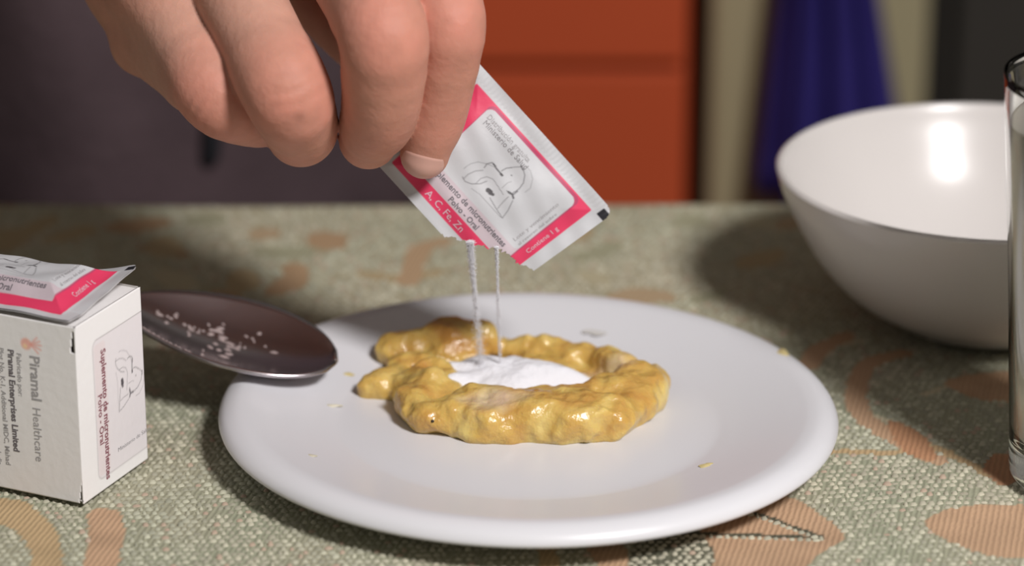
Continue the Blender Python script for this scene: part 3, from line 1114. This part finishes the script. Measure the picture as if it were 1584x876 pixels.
def panel(name, fn, w, h, thick, painter, parent, bow=0.0, cut=None, st=0.3):
    """fn(u, v, d) -> local point in mm; v up"""
    us = np.linspace(0, w, int(w / st) + 1); vs = np.linspace(0, h, int(h / st) + 1)
    U, V_ = np.meshgrid(us, vs, indexing='ij')
    nu, nv = U.shape
    Uf, Vf = U.ravel(), V_.ravel()
    bw = bow * np.sin(np.pi * Uf / w) * np.sin(np.pi * Vf / h)
    P = fn(Uf, Vf, bw) * 0.001
    Pb = fn(Uf, Vf, bw - thick) * 0.001
    i, j = np.meshgrid(np.arange(nu - 1), np.arange(nv - 1), indexing='ij')
    a = (i * nv + j).ravel()
    q = np.stack([a, a + nv, a + nv + 1, a + 1], 1)
    if cut is not None:
        q = q[~cut(Uf, Vf)[q].any(1)]
    n = len(P)
    # rim
    from_edges = {}
    for f in q:
        for k in range(4):
            e = (int(f[k]), int(f[(k + 1) % 4]))
            if (e[1], e[0]) in from_edges:
                del from_edges[(e[1], e[0])]
            else:
                from_edges[e] = 1
    rim = np.array([(e[1], e[0], e[0] + n, e[1] + n) for e in from_edges])
    Q = np.concatenate([q, q[:, ::-1] + n, rim])
    o = fast_mesh(name, np.concatenate([P, Pb]), Q, M_CARD, parent, smooth=False)
    C = painter(Uf, Vf) if painter else np.tile((0.80, 0.785, 0.785), (n, 1))
    color_attr(o.data, 'print', np.concatenate([C, np.tile((0.35, 0.33, 0.31), (n, 1))]))
    return o


CARDW = np.array((0.86, 0.845, 0.845))


def paint_side(U, V_):
    C = np.tile(CARDW * 1.02, (len(U), 1))
    vd = BH - V_
    d = rrect(U, vd, 7.0, 6.3, 35.5, BH - 3.2, 2.0)
    C = mixc(C, (0.80, 0.76, 0.78), aa(d, 0.5))
    C = mixc(C, (0.36, 0.33, 0.33), aa(np.abs(d) - 0.10, 0.3) * 0.8)
    strip = aa(rrect(U, vd, 7.4, 7.5, 12.5, BH - 4, 1.0), 0.6)
    C = mixc(C, (0.79, 0.71, 0.72), strip)
    # the same drawing turned a quarter, small
    for w, s, pts in DRAW_MM:
        q = [(22.5 - (p[1] - 16.5) * 0.92, 22.0 + (p[0] - 27.0) * 0.92) for p in pts]
        C = mixc(C, (0.10, 0.09, 0.10), aa(dist_line(U, vd, q) - w * 0.95, 0.3) * s)
    return C


def paint_front(U, V_):
    C = np.tile(CARDW * 0.985, (len(U), 1))
    vd = BH - V_
    # printed emblem: an open hand in pale red over a soft disc
    cx, cy = 13.2, 6.4
    C = mixc(C, (0.86, 0.36, 0.26), aa(np.hypot(U - cx - 0.6, (vd - cy)) - 1.5, 0.6) * 0.75)
    C = mixc(C, (0.92, 0.66, 0.40), aa(np.hypot(U - cx - 0.9, vd - cy - 0.6) - 0.6, 0.5) * 0.9)
    for k, a in enumerate((-0.9, -0.5, -0.1, 0.35, 0.8)):
        p0 = (cx - 0.6, cy); p1 = (cx - 0.6 - 3.0 * math.cos(a), cy + 2.6 * math.sin(a))
        C = mixc(C, (0.84, 0.40, 0.34), aa(dist_line(U, vd, [p0, p1]) - 0.26, 0.35) * 0.7)
    return C


tH = BH
side = panel('side_panel', lambda u, v, d: np.stack([u, -d, v], 1), BW, BH, 0.5, paint_side, carton, bow=0.25)
front = panel('front_panel', lambda u, v, d: np.stack([-d, u, v], 1), BL, BH, 0.5, paint_front, carton, bow=0.5,
              cut=lambda U, V_: ((V_ < 5.5) & (U < 0.15 + 0.95 * (1 - V_ / 5.5))) | ((V_ > BH - 6.5) & (V_ < BH - 0.8) & (U > 0.4) & (U < 0.55 + 0.85 * np.clip((BH - V_ - 1) / 5.5, 0, 1))))
panel('back_panel', lambda u, v, d: np.stack([u, BL + d, v], 1), BW, BH, 0.5, None, carton, st=1.5)
panel('far_panel', lambda u, v, d: np.stack([BW + d, u, v], 1), BL, BH, 0.5, None, carton, st=1.5)
panel('lid_flap', lambda u, v, d: np.stack([u, v, BH - 0.3 + d], 1), BW, BL, 0.5, None, carton, bow=0.3, st=1.0)
panel('bottom_flap', lambda u, v, d: np.stack([u, v, 0.6 - d], 1), BW, BL, 0.4, None, carton, st=1.5)
# dark block filling the carton as its dark interior, seen through the slits
box('inner_block', (0.0016, 0.0016, 0.001), (BW * 0.001 - 0.002, BL * 0.001 - 0.002, BH * 0.001 - 0.0025), M_INSIDE, carton)


def fn_front(u, vd):
    bw = 0.5 * math.sin(math.pi * u / BL) * math.sin(math.pi * (BH - vd) / BH)
    return ((-bw - 0.06) * 0.001, u * 0.001, (BH - vd) * 0.001)


def fn_side(u, vd):
    bw = 0.25 * math.sin(math.pi * min(u, BW) / BW) * math.sin(math.pi * (BH - vd) / BH)
    return (u * 0.001, (-bw - 0.06) * 0.001, (BH - vd) * 0.001)


# on the front panel u runs to the LEFT in the picture, so mirror it for lettering
fn_front_m = lambda m, vd: fn_front(60.0 - m, vd)
for body, u, v0, wd, mt, tall, bold in [
    ('Piramal', 12.9, 9.2, 11.4, M_INKL, 1.0, 0.02), ('Healthcare', 12.9, 22.6, 14.0, M_INKL, 1.0, 0.0),
    ('Fabricado por:', 16.6, 9.2, 11.0, M_INKL, 1.0, 0.01),
    ('Piramal Enterprises Limited', 19.0, 8.6, 26.5, M_INK, 1.0, 0.03),
    ('Plot No. K-1, Additional MIDC, Mahad', 21.5, 8.6, 30.5, M_INKL, 1.0, 0.01),
    ('Mahad, Dist. Raigad, Maharashtra, India', 24.0, 8.6, 31.0, M_INKL, 1.0, 0.01)]:
    put_text('printed_text', body, fn_front_m, (60.0 - u, v0), math.pi / 2, wd, mt, front, tall, bold)
for body, u, v0, wd, mt, tall, bold in [('Suplemento de micronutrientes', 10.4, 9.5, 34.0, M_INKR, 1.1, 0.03), ('Polvo - Oral', 8.2, 20.5, 13.0, M_INKR, 1.0, 0.02)]:
    put_text('printed_text', body, fn_side, (u, v0), math.pi / 2, wd, mt, side, tall, bold)
put_text('printed_text', 'Ministerio de Salud', fn_side, (16.0, BH - 7.3), 0.0, 15.0, M_INKL, side, 0.8, 0.0)

# ------------------------------------------------------------------ second sachet, lying on the carton
_bm = Matrix.Rotation(b_ang, 3, 'Z')


def carton_pt(x, y, z):
    p = _bm @ Vector((x * 0.001, y * 0.001, 0)) + Vector((bF.x, bF.y, z * 0.001 + 0.0006))
    return np.array(p)


_c0 = carton_pt(BW * 0.98 + 1.0, 0.2, 0)          # printed corner with the eye mark
_c1 = carton_pt(-0.3, 1.2, 0)                # near front corner
_cl = carton_pt(BW * 0.98 + 1.0, 52.0, 0)
_ku = (_c0 - _cl) / PKW
_kv = (_c1 - _c0) / PKH


def S_lying(U, V_, H, bulge=0):
    o0 = _c0 - _ku * PKW
    e = np.clip(np.minimum.reduce([U - 3.0, PKW - 3.0 - U, V_ - 3.0, PKH - 3.0 - V_]) / 9.0, 0, 1)
    b = e * e * (3 - 2 * e)
    base = np.where(bulge > 0, 4.6 * b, 0.35 * b)
    lift = 4.2 * np.clip((U - 34) / 17.4, 0, 1) ** 1.6 * np.clip(1 - V_ / 30.0, 0, 1) + 1.0
    wr = 0.25 * np.sin(U * 0.45) * np.sin(V_ * 0.5) + 0.3 * np.sin(U * 0.28 + V_ * 0.1) * (V_ > 30)
    z = BH + 0.75 + base + lift + np.maximum(wr, -0.3) * (0.4 + 0.6 * b) + H
    P = o0 + np.outer(U, _ku) + np.outer(V_, _kv)
    P[:, 2] = z * 0.001 + 0.0006
    return P


build_sachet(S_lying, 'unopened pink and white sachet lying flat on top of the carton', False)

# ------------------------------------------------------------------ spoon
def build_spoon():
    tip = np.array(ground(518, 574, 0.0110)); heel = np.array(ground(186, 482, 0.0225))
    ax = heel - tip; L = np.linalg.norm(ax[:2]); ang = math.atan2(ax[1], ax[0])
    root = empty('spoon', (tip[0], tip[1], tip[2]), ang)
    tag(root, 'dark metal spoon resting on the left rim of the plate', 'spoon')
    slope = ax[2] / L
    nu, nv = 48, 25
    roll = -0.15
    def pt(s, t, off=0.0):
        # s 0 tip .. 1 heel, t -1..1 across
        hw = 0.0160 * (math.sin(math.pi * min(1, s) ** 0.86) ** 0.54) * (1.04 - 0.10 * s)
        hw = max(hw, 0.0004 if s < 0.5 else 0.0030 * min(1, (s - 0.5) * 2))
        y = t * hw
        prof = math.sin(math.pi * min(1, max(0, s)) ** 0.9) ** 0.8
        dep = 0.0060 * prof * (1 - t * t)
        z = slope * s * L - dep + 0.0006 * prof + off
        z += y * roll
        return (s * L, y, z)
    V, f = [], []
    for i in range(nu):
        s = i / (nu - 1)
        for j in range(nv):
            V.append(pt(s, -1 + 2 * j / (nv - 1)))
    for i in range(nu - 1):
        for j in range(nv - 1):
            f.append((i * nv + j, (i + 1) * nv + j, (i + 1) * nv + j + 1, i * nv + j + 1))
    # let the bowl of the spoon touch the plate's rim
    W = np.array(V); ca, sa = math.cos(ang), math.sin(ang)
    wx = tip[0] + W[:, 0] * ca - W[:, 1] * sa; wy = tip[1] + W[:, 0] * sa + W[:, 1] * ca
    rr_ = np.hypot(wx, wy)
    pz = np.interp(rr_, [p[0] for p in plate_prof[:41]], [p[1] for p in plate_prof[:41]]) + 0.0007 - wx * math.tan(PL_TILT)
    pz = np.where(rr_ > 0.0775, -9, pz)
    gap = (tip[2] + W[:, 2] - 0.0011 - pz).min()
    root.location.z -= gap - 0.0001
    b = mesh_obj('spoon_bowl', V, f, M_STEEL, root)
    m = b.modifiers.new('thickness', 'SOLIDIFY'); m.thickness = 0.0011; m.offset = -1
    # handle
    HV, HF = [], []
    n = 40
    for i in range(n):
        t = i / (n - 1)
        x = L * 0.965 + t * 0.105
        z = slope * L + 0.010 * math.sin(t * math.pi * 0.55) * 0.9 - 0.0006
        hw = 0.0030 + 0.0042 * t ** 1.6 - (0.0030 * max(0, (t - 0.93) / 0.07) ** 2)
        th = 0.0016 - 0.0006 * t
        for (dy, dz) in ((-1, 0), (-0.7, 0.5), (0, 0.7), (0.7, 0.5), (1, 0), (0.7, -0.5), (0, -0.6), (-0.7, -0.5)):
            HV.append((x, dy * hw, z + dz * th))
    for i in range(n - 1):
        for j in range(8):
            k = (j + 1) % 8
            HF.append((i * 8 + j, (i + 1) * 8 + j, (i + 1) * 8 + k, i * 8 + k))
    HF.append(tuple(range(8))); HF.append(tuple((n - 1) * 8 + j for j in range(7, -1, -1)))
    mesh_obj('handle', HV, HF, M_STEEL, root)
    # dried bits in the spoon
    RV, RF = [], []
    rr = random.Random(5)
    spots = []
    for cs, ct, n_, r0 in ((0.80, -0.30, 7, 0.55), (0.66, -0.22, 9, 0.60), (0.56, -0.34, 12, 0.70), (0.48, -0.12, 7, 0.6), (0.40, -0.30, 7, 0.55), (0.50, 0.12, 6, 0.75), (0.60, 0.45, 2, 0.35)):
        for _ in range(n_):
            spots.append((cs + rr.gauss(0, 0.028), ct + rr.gauss(0, 0.09), r0 * rr.uniform(0.5, 1.25)))
    for k in range(16):
        spots.append((0.60 + 0.022 * k + rr.gauss(0, 0.006), 0.94 + rr.gauss(0, 0.03), rr.uniform(0.35, 0.8)))
    for s, t, r in spots:
        c = np.array(pt(s, t, 0.0002)); k0 = len(RV)
        n1 = 9
        RV.append((c[0], c[1], c[2] + 0.0003))
        ex, ph = rr.uniform(0.9, 2.0), rr.uniform(0, 6)
        for j in range(n1):
            a = 2 * math.pi * j / n1
            w = r * 0.001 * (1 + 0.35 * math.sin(2 * a + ph))
            p = (c[0] + w * ex * math.cos(a), c[1] + w * 0.8 * math.sin(a))
            # follow the bowl
            q = np.array(pt(min(1, max(0, p[0] / L)), max(-1, min(1, t + (p[1] - c[1]) / 0.018)), -0.0001))
            RV.append((p[0], q[1] if abs(t) > 0.75 else p[1], q[2]))
        for j in range(n1):
            RF.append((k0, k0 + 1 + j, k0 + 1 + (j + 1) % n1))
    rs = mesh_obj('dried_residue', RV, RF, M_RESID, root)
    rs['kind'] = 'stuff'
    return root


spoon = build_spoon()

# ------------------------------------------------------------------ person: hand, arm and shirt
def A(px, py, Y):
    return np.array(at(px, py, Y))


index_j = [A(612, -130, 0.044), A(698, 30, -0.003), A(677, 160, 0.0035), A(657, 238, 0.0055)]
middle_j = [A(498, -120, 0.036), A(597, 52, -0.017), A(590, 170, -0.008), A(570, 216, 0.0065)]
ring_j = [A(340, -62, 0.026), A(447, 148, -0.014), A(469, 207, 0.004), A(450, 195, 0.030)]
pinky_j = [A(243, -20, 0.030), A(338, 152, -0.003), A(405, 180, 0.010), A(420, 168, 0.034)]
thumb_j = [A(430, -110, 0.072), A(520, 6, 0.058), A(640, 130, 0.040), A(668, 215, 0.0235)]
WRIST = A(150, -560, 0.125)
ELBOW = np.array((-0.345, 0.235, 0.235))
SHOULDER = np.array((-0.415, 0.40, 0.42))
TORSO = np.array((-0.198, 0.365, 0.10))


def chain(j, r, reach=0.0105, n=5):
    """finger axis with rounded joints -> points and radii"""
    pts, rad = [np.array(j[0])], [r[0]]
    for q in (1, 2):
        a, c, b = np.array(j[q - 1]), np.array(j[q]), np.array(j[q + 1])
        la, lb = np.linalg.norm(a - c), np.linalg.norm(b - c)
        fa, fb = min(reach, 0.45 * la) / la, min(reach, 0.45 * lb) / lb
        p0, p2 = c + (a - c) * fa, c + (b - c) * fb
        r0, r2_ = r[q] + (r[q - 1] - r[q]) * fa, r[q] + (r[q + 1] - r[q]) * fb
        for k in range(n):
            t = k / (n - 1)
            pts.append((1 - t) ** 2 * p0 + 2 * t * (1 - t) * (c + (c - (p0 + p2) / 2) * 0.35) + t * t * p2)
            rad.append((1 - t) ** 2 * r0 + 2 * t * (1 - t) * r[q] + t * t * r2_)
    pts.append(np.array(j[3])); rad.append(r[3])
    return pts, rad


def finger(P, j, r, k=0.0020):
    d = np.minimum(cone(P, j[0], j[1], r[0], r[1]), np.minimum(cone(P, j[1], j[2], r[1], r[2]), cone(P, j[2], j[3], r[2], r[3])))
    ii = np.where(np.abs(d) < 0.008)[0]
    if len(ii) == 0:
        return d
    Q = P[ii]
    pts, rad = chain(j, r)
    e = None
    for q in range(len(pts) - 1):
        c = cone(Q, pts[q], pts[q + 1], rad[q], rad[q + 1])
        e = c if e is None else smin(e, c, k)
    d[ii] = e + 0.0005
    return d


def finger_shaped(P, j, r, waist=0.0003):
    d = finger(P, j, r)
    ii = np.where(np.abs(d) < 0.004)[0]
    Q = P[ii]
    e = d[ii]
    for a, b in ((j[0], j[1]), (j[1], j[2])):
        m = (np.array(a) + np.array(b)) / 2
        e = e + waist * np.exp(-np.sum((Q - m) ** 2, 1) / (2 * 0.010 ** 2))
    # fine skin creases across the back of the middle knuckle
    c, prev, nxt = j[1], j[0], j[2]
    ax = (nxt - prev); ax = ax / np.linalg.norm(ax)
    out = c - (prev + nxt) / 2; out = out / np.linalg.norm(out)
    s = (Q - c) @ ax
    g = np.exp(-np.sum((Q - c - out * r[1]) ** 2, 1) / (2 * 0.0066 ** 2))
    for off, amp in ((-0.0058, 0.00035), (-0.0026, 0.00050), (0.0006, 0.00042), (0.0036, 0.00030)):
        wig = 0.0008 * np.sin(Q[:, 0] * 420 + off * 4000) + 14 * ((Q - c) @ np.cross(ax, out)) ** 2
        e = e + amp * g * np.exp(-((s - off + wig) / 0.00085) ** 2)
    d[ii] = e
    return d


def palm_field(P):
    d = np.full(len(P), 9.0)
    for j, r0, r1 in ((index_j, 0.0115, 0.014), (middle_j, 0.0120, 0.016), (ring_j, 0.0112, 0.016), (pinky_j, 0.0098, 0.015)):
        side = (j[0] - (index_j[0] + pinky_j[0]) / 2) * 0.35
        d = smin(d, cone(P, j[0] + np.array((0, 0.002, 0.001)), WRIST + side, r0, r1), 0.010)
    # heel of the palm behind the little finger
    d = smin(d, cone(P, A(226, 62, 0.036), A(207, -40, 0.046), 0.0080, 0.0118), 0.004)
    d = smin(d, cone(P, A(207, -40, 0.046), A(175, -300, 0.100), 0.0118, 0.020), 0.008)
    d = smin(d, cone(P, A(224, 66, 0.034), A(300, 128, 0.016), 0.0076, 0.0066), 0.004)
    # thumb pad
    d = smin(d, cone(P, thumb_j[0], WRIST + np.array((0.008, 0.010, -0.005)), 0.014, 0.018), 0.010)
    return d


def body_field(P):
    d = cone(P, WRIST, WRIST + (ELBOW - WRIST) * 0.45, 0.0245, 0.036)
    d = smin(d, cone(P, WRIST + (ELBOW - WRIST) * 0.45, ELBOW, 0.036, 0.040), 0.015)
    d = smin(d, cone(P, ELBOW, SHOULDER, 0.042, 0.055), 0.02)
    d = smin(d, cone(P, SHOULDER, TORSO + np.array((-0.02, 0.02, 0.29)), 0.060, 0.075), 0.05)
    d = smin(d, ellipsoid(P, TORSO, (0.168, 0.105, 0.42)), 0.06)
    d = smin(d, cone(P, TORSO + np.array((0, 0.02, 0.30)), TORSO + np.array((0, 0.01, 0.46)), 0.060, 0.052), 0.05)
    return d


def hand_field(P, body):
    palm = smin(palm_field(P), body, 0.010)
    fi = finger_shaped(P, index_j, (0.0110, 0.0092, 0.0080, 0.0066))
    mi = finger_shaped(P, middle_j, (0.0118, 0.0108, 0.0096, 0.0078))
    ri = finger_shaped(P, ring_j, (0.0116, 0.0108, 0.0088, 0.0076))
    pi = finger_shaped(P, pinky_j, (0.0108, 0.0100, 0.0082, 0.0066))
    th = finger(P, thumb_j, (0.0130, 0.0108, 0.0095, 0.0082))
    out = None
    for fg, kb in ((fi, 0.0065), (mi, 0.0065), (ri, 0.0065), (pi, 0.012), (th, 0.0065)):
        f2 = smin(fg, palm, kb)
        out = f2 if out is None else smin(out, f2, 0.0005)
    return out


def build_person():
    root = empty('person', (TORSO[0], TORSO[1], FLOOR_Z))
    tag(root, 'person in a dark plum shirt seated across the table, one hand pinching the torn sachet', 'person')
    inv = np.array(root.location)
    st = 0.00062
    x0, x1 = A(110, 0, 0.05)[0], A(775, 0, 0)[0] + 0.002
    z0, z1 = 0.040, 0.108
    y0, y1 = -0.030, 0.075
    xs = grow_axis(x0, x1, st, -0.52, 0.012, 1.3)
    ys = grow_axis(y0, y1, st, -0.034, 0.52, 1.3)
    zs = grow_axis(z0, z1, st, -0.36, 0.62, 1.3)
    X, Y, Z = np.meshgrid(xs, ys, zs, indexing='ij')
    X = X.astype(np.float32); Y = Y.astype(np.float32); Z = Z.astype(np.float32)
    shp = X.shape
    F = np.full(shp, 9.0, dtype=np.float32)
    # arm and torso everywhere, hand only in its own block
    bi = np.searchsorted(xs, (-0.16, 0.03)); bj = np.searchsorted(ys, (-0.033, 0.20)); bk = np.searchsorted(zs, (0.02, 0.24))
    for i0 in range(0, shp[0], 24):
        i1 = min(shp[0], i0 + 24)
        sl = (slice(i0, i1), slice(None), slice(None))
        P = np.stack([X[sl].ravel(), Y[sl].ravel(), Z[sl].ravel()], 1).astype(np.float32)
        F[sl] = body_field(P).reshape(F[sl].shape)
        a0, a1 = max(i0, bi[0]), min(i1, bi[1] + 1)
        if a0 < a1:
            s2 = (slice(a0, a1), slice(bj[0], bj[1] + 1), slice(bk[0], bk[1] + 1))
            P = np.stack([X[s2].ravel(), Y[s2].ravel(), Z[s2].ravel()], 1).astype(np.float32)
            body = F[s2].ravel()
            F[s2] = hand_field(P, body).reshape(F[s2].shape)
    F[0] = F[-1] = 1; F[:, 0] = F[:, -1] = 1; F[:, :, 0] = F[:, :, -1] = 1
    v, q = surface_nets(F, xs, ys, zs)
    o = fast_mesh('body', v - inv, q, M_SKIN, root)
    # skin tone: redder over the knuckles
    base = np.array((0.535, 0.258, 0.182)); red = np.array((0.56, 0.215, 0.165)); pale = np.array((0.575, 0.345, 0.270))
    t = np.zeros(len(v)); pl = np.zeros(len(v))
    for j in (index_j, middle_j, ring_j, pinky_j):
        for c, w in ((j[1], 0.8), (j[2], 0.55), (j[0], 0.5)):
            t = np.maximum(t, w * np.exp(-np.sum((v - c) ** 2, 1) / (2 * 0.0095 ** 2)))
        m = (j[0] * 0.45 + j[1] * 0.55)
        pl = np.maximum(pl, 0.7 * np.exp(-np.sum((v - m) ** 2, 1) / (2 * 0.013 ** 2)))
    n = 0.5 + 0.5 * vnoise(v * 190, 3)
    C = base * (1 - pl[:, None]) + pale * pl[:, None]
    tt_ = np.clip(t * (0.6 + 0.6 * n), 0, 1)[:, None]
    C = C * (1 - tt_) + red * tt_
    n4 = 0.5 + 0.5 * vnoise(v * 420, 12)
    C *= (0.90 + 0.10 * n + 0.10 * n4)[:, None]
    mole = np.exp(-np.sum((v - A(466, 186, -0.022)) ** 2, 1) / (2 * 0.0011 ** 2))
    C *= (1 - 0.45 * mole)[:, None]
    color_attr(o.data, 'tone', C)

    # nail of the index finger, laid on the fingertip
    ax = index_j[3] - index_j[2]; ax = ax / np.linalg.norm(ax)
    view = np.array(CAM_P) - index_j[3]; view /= np.linalg.norm(view)
    up = view - (view @ ax) * ax; up /= np.linalg.norm(up)
    sidev = np.cross(ax, up)
    n1, n2 = 17, 17
    pts = []
    for i in range(n1):
        for j in range(n2):
            u = -1 + 2 * i / (n1 - 1); w = -1 + 2 * j / (n2 - 1)
            # squircle outline
            uu = u * math.sqrt(1 - 0.36 * w * w); ww = w * math.sqrt(1 - 0.30 * u * u)
            pts.append(index_j[3] + ax * (0.0016 + 0.0044 * uu) + sidev * (0.0058 * ww) + up * 0.014)
    pts = np.array(pts)
    for _ in range(40):
        d = hand_field(pts, np.full(len(pts), 9.0))
        pts = pts - up * np.clip(d, -0.002, 0.004)[:, None] * 0.85
    edge = np.array([max(abs(-1 + 2 * i / (n1 - 1)), abs(-1 + 2 * j / (n2 - 1))) for i in range(n1) for j in range(n2)])
    pts = pts + up * np.where(edge > 0.99, -0.0002, 0.00020)[:, None]
    qd = []
    for i in range(n1 - 1):
        for j in range(n2 - 1):
            qd.append((i * n2 + j, i * n2 + j + 1, (i + 1) * n2 + j + 1, (i + 1) * n2 + j))
    nl = mesh_obj('fingernail', pts - inv, qd, M_NAIL, o)
    tag(nl, 'pale pink nail on the pinching finger')

    # shirt
    st = 0.007
    xs = np.arange(-0.50, 0.02, st); ys = np.arange(0.10, 0.52, st); zs = np.arange(-0.36, 0.52, st)
    X, Y, Z = np.meshgrid(xs, ys, zs, indexing='ij')
    P = np.stack([X.ravel(), Y.ravel(), Z.ravel()], 1)
    d = body_field(P) - 0.009
    fold = 0.006 * np.sin(P[:, 0] * 52 + 1.2 * np.sin(P[:, 2] * 14)) * np.clip((0.34 - P[:, 1]) / 0.08, 0, 1)
    d = d + fold * 0.6 + 0.0025 * vnoise(P * 40, 2)
    cut = (P - (WRIST + (ELBOW - WRIST) * 0.40)) @ ((ELBOW - WRIST) / np.linalg.norm(ELBOW - WRIST))
    armzone = cone(P, WRIST, ELBOW, 0.07, 0.07) < 0
    d = np.where(armzone, np.maximum(d, -cut), d)
    d = np.maximum(d, P[:, 2] - (TORSO[2] + 0.335))
    F = d.reshape(X.shape)
    F[0] = F[-1] = 1; F[:, 0] = F[:, -1] = 1; F[:, :, 0] = F[:, :, -1] = 1
    sv, sq = surface_nets(F, xs, ys, zs)
    s = fast_mesh('shirt', sv - inv, sq, M_SHIRT, root)
    # thin dark line running down the front of the shirt
    k = A(320, 215, 0.262)
    near = sv[(np.abs(sv[:, 0] - k[0]) < 0.012) & (sv[:, 1] < 0.34)]
    zz = np.linspace(k[2] - 0.012, k[2] + 0.11, 18)
    V, f = [], []
    for i, z in enumerate(zz):
        m = near[np.argmin(np.abs(near[:, 2] - z) + 0.5 * np.abs(near[:, 0] - k[0]))] if len(near) else k
        c = np.array((k[0] + 0.0012 * math.sin(i * 0.9) + 0.05 * (z - k[2]), m[1] - 0.0022, z))
        for a in range(8):
            V.append(c + 0.0032 * np.array((math.cos(a * math.pi / 4), math.sin(a * math.pi / 4), 0)))
    for i in range(len(zz) - 1):
        for a in range(8):
            b = (a + 1) % 8
            f.append((i * 8 + a, i * 8 + b, (i + 1) * 8 + b, (i + 1) * 8 + a))
    mesh_obj('dark_line', np.array(V) - inv, f, M_DARKLINE, s)
    return root


build_person()

# ------------------------------------------------------------------ furniture behind the table
Yc = 0.52
xl, xr = A(560, 200, Yc)[0] - 0.10, A(1066, 200, Yc)[0]
zb = A(900, 105, Yc)[2]
cab = empty('cabinet', ((xl + xr) / 2, Yc + 0.2, FLOOR_Z))
tag(cab, 'orange fronted cabinet standing behind the table beside the plum shirt', 'cabinet')
o0 = Vector(cab.location)


def cbox(name, lo, hi, mat, parent, root_loc, bevel=0.0):
    return box(name, tuple(np.array(lo) - np.array(root_loc)), tuple(np.array(hi) - np.array(root_loc)), mat, parent, bevel)


cbox('carcass', (xl, Yc + 0.014, FLOOR_Z), (xr, Yc + 0.40, 0.16), M_ORANGE, cab, o0, 0.002)
dz = 0.0016
cbox('drawer_front', (xl + 0.002, Yc, zb + dz), (xr - 0.002, Yc + 0.013, 0.152), M_ORANGE, cab, o0, 0.002)
cbox('drawer_front', (xl + 0.002, Yc, zb - 0.17), (xr - 0.002, Yc + 0.013, zb - dz), M_ORANGE, cab, o0, 0.002)
cbox('drawer_front', (xl + 0.002, Yc, FLOOR_Z + 0.06), (xr - 0.002, Yc + 0.013, zb - 0.174), M_ORANGE, cab, o0, 0.002)

Yb = 0.60
bx0, bx1 = A(1096, 150, Yb)[0], A(1432, 150, Yb)[0]
board = box('board', (bx0, Yb, FLOOR_Z), (bx1, Yb + 0.03, 0.22), M_BEIGE, bevel=0.004)
tag(board, 'olive beige upright board behind the hanging blue cloth', 'board')


def build_blue():
    Yq = 0.575
    z_top, z_bot = 0.20, A(1200, 306, Yq)[2]
    l0, r0_ = A(1204, 0, Yq), A(1362, 0, Yq)
    l1, r1_ = A(1168, 288, Yq), A(1408, 288, Yq)
    n, m = 60, 30
    V, f = [], []
    for i in range(m):
        t = i / (m - 1)
        z = z_top + t * (z_bot - z_top)
        k = (z - l0[2]) / (l1[2] - l0[2])
        k = max(k, -1.2)
        xl_, xr_ = l0[0] + k * (l1[0] - l0[0]), r0_[0] + k * (r1_[0] - r0_[0])
        for j in range(n):
            u = j / (n - 1)
            x = xl_ + u * (xr_ - xl_)
            y = Yq + 0.0045 * math.sin(u * 19 + 0.6) * (0.4 + 0.6 * t) + 0.002 * math.sin(u * 43 + 2 * t) - 0.010 * math.sin(math.pi * u)
            V.append((x, y, z + 0.001 * math.sin(u * 19)))
    for i in range(m - 1):
        for j in range(n - 1):
            f.append((i * n + j, (i + 1) * n + j, (i + 1) * n + j + 1, i * n + j + 1))
    o = mesh_obj('hanging_cloth', V, f, M_BLUE)
    s = o.modifiers.new('thickness', 'SOLIDIFY'); s.thickness = 0.003
    tag(o, 'deep blue cloth hanging behind the white bowl', 'cloth')


build_blue()

Yd = 0.72
dx0 = A(1436, 100, Yd)[0]
dk = empty('cupboard', (dx0 + 0.4, Yd + 0.2, FLOOR_Z))
tag(dk, 'dark brown cupboard in the shade behind the glass', 'cupboard')
cbox('carcass', (dx0, Yd, FLOOR_Z), (dx0 + 0.8, Yd + 0.4, 0.25), M_CUPB, dk, dk.location, 0.003)
cbox('door', (dx0 + 0.01, Yd - 0.014, FLOOR_Z + 0.08), (dx0 + 0.385, Yd - 0.0005, 0.235), M_CUPB, dk, dk.location, 0.003)
cbox('door', (dx0 + 0.39, Yd - 0.014, FLOOR_Z + 0.08), (dx0 + 0.79, Yd - 0.0005, 0.235), M_CUPB, dk, dk.location, 0.003)
gp = box('gap_shade_sheet', (xr + 0.004, 0.66, FLOOR_Z), (dx0 - 0.01, 0.68, 0.25), M_GAPSHADE)  # black sheet added as the deep shade of the gap, no real board
tag(gp, 'black sheet standing in for the deep shade between orange cabinet and beige board', 'board')
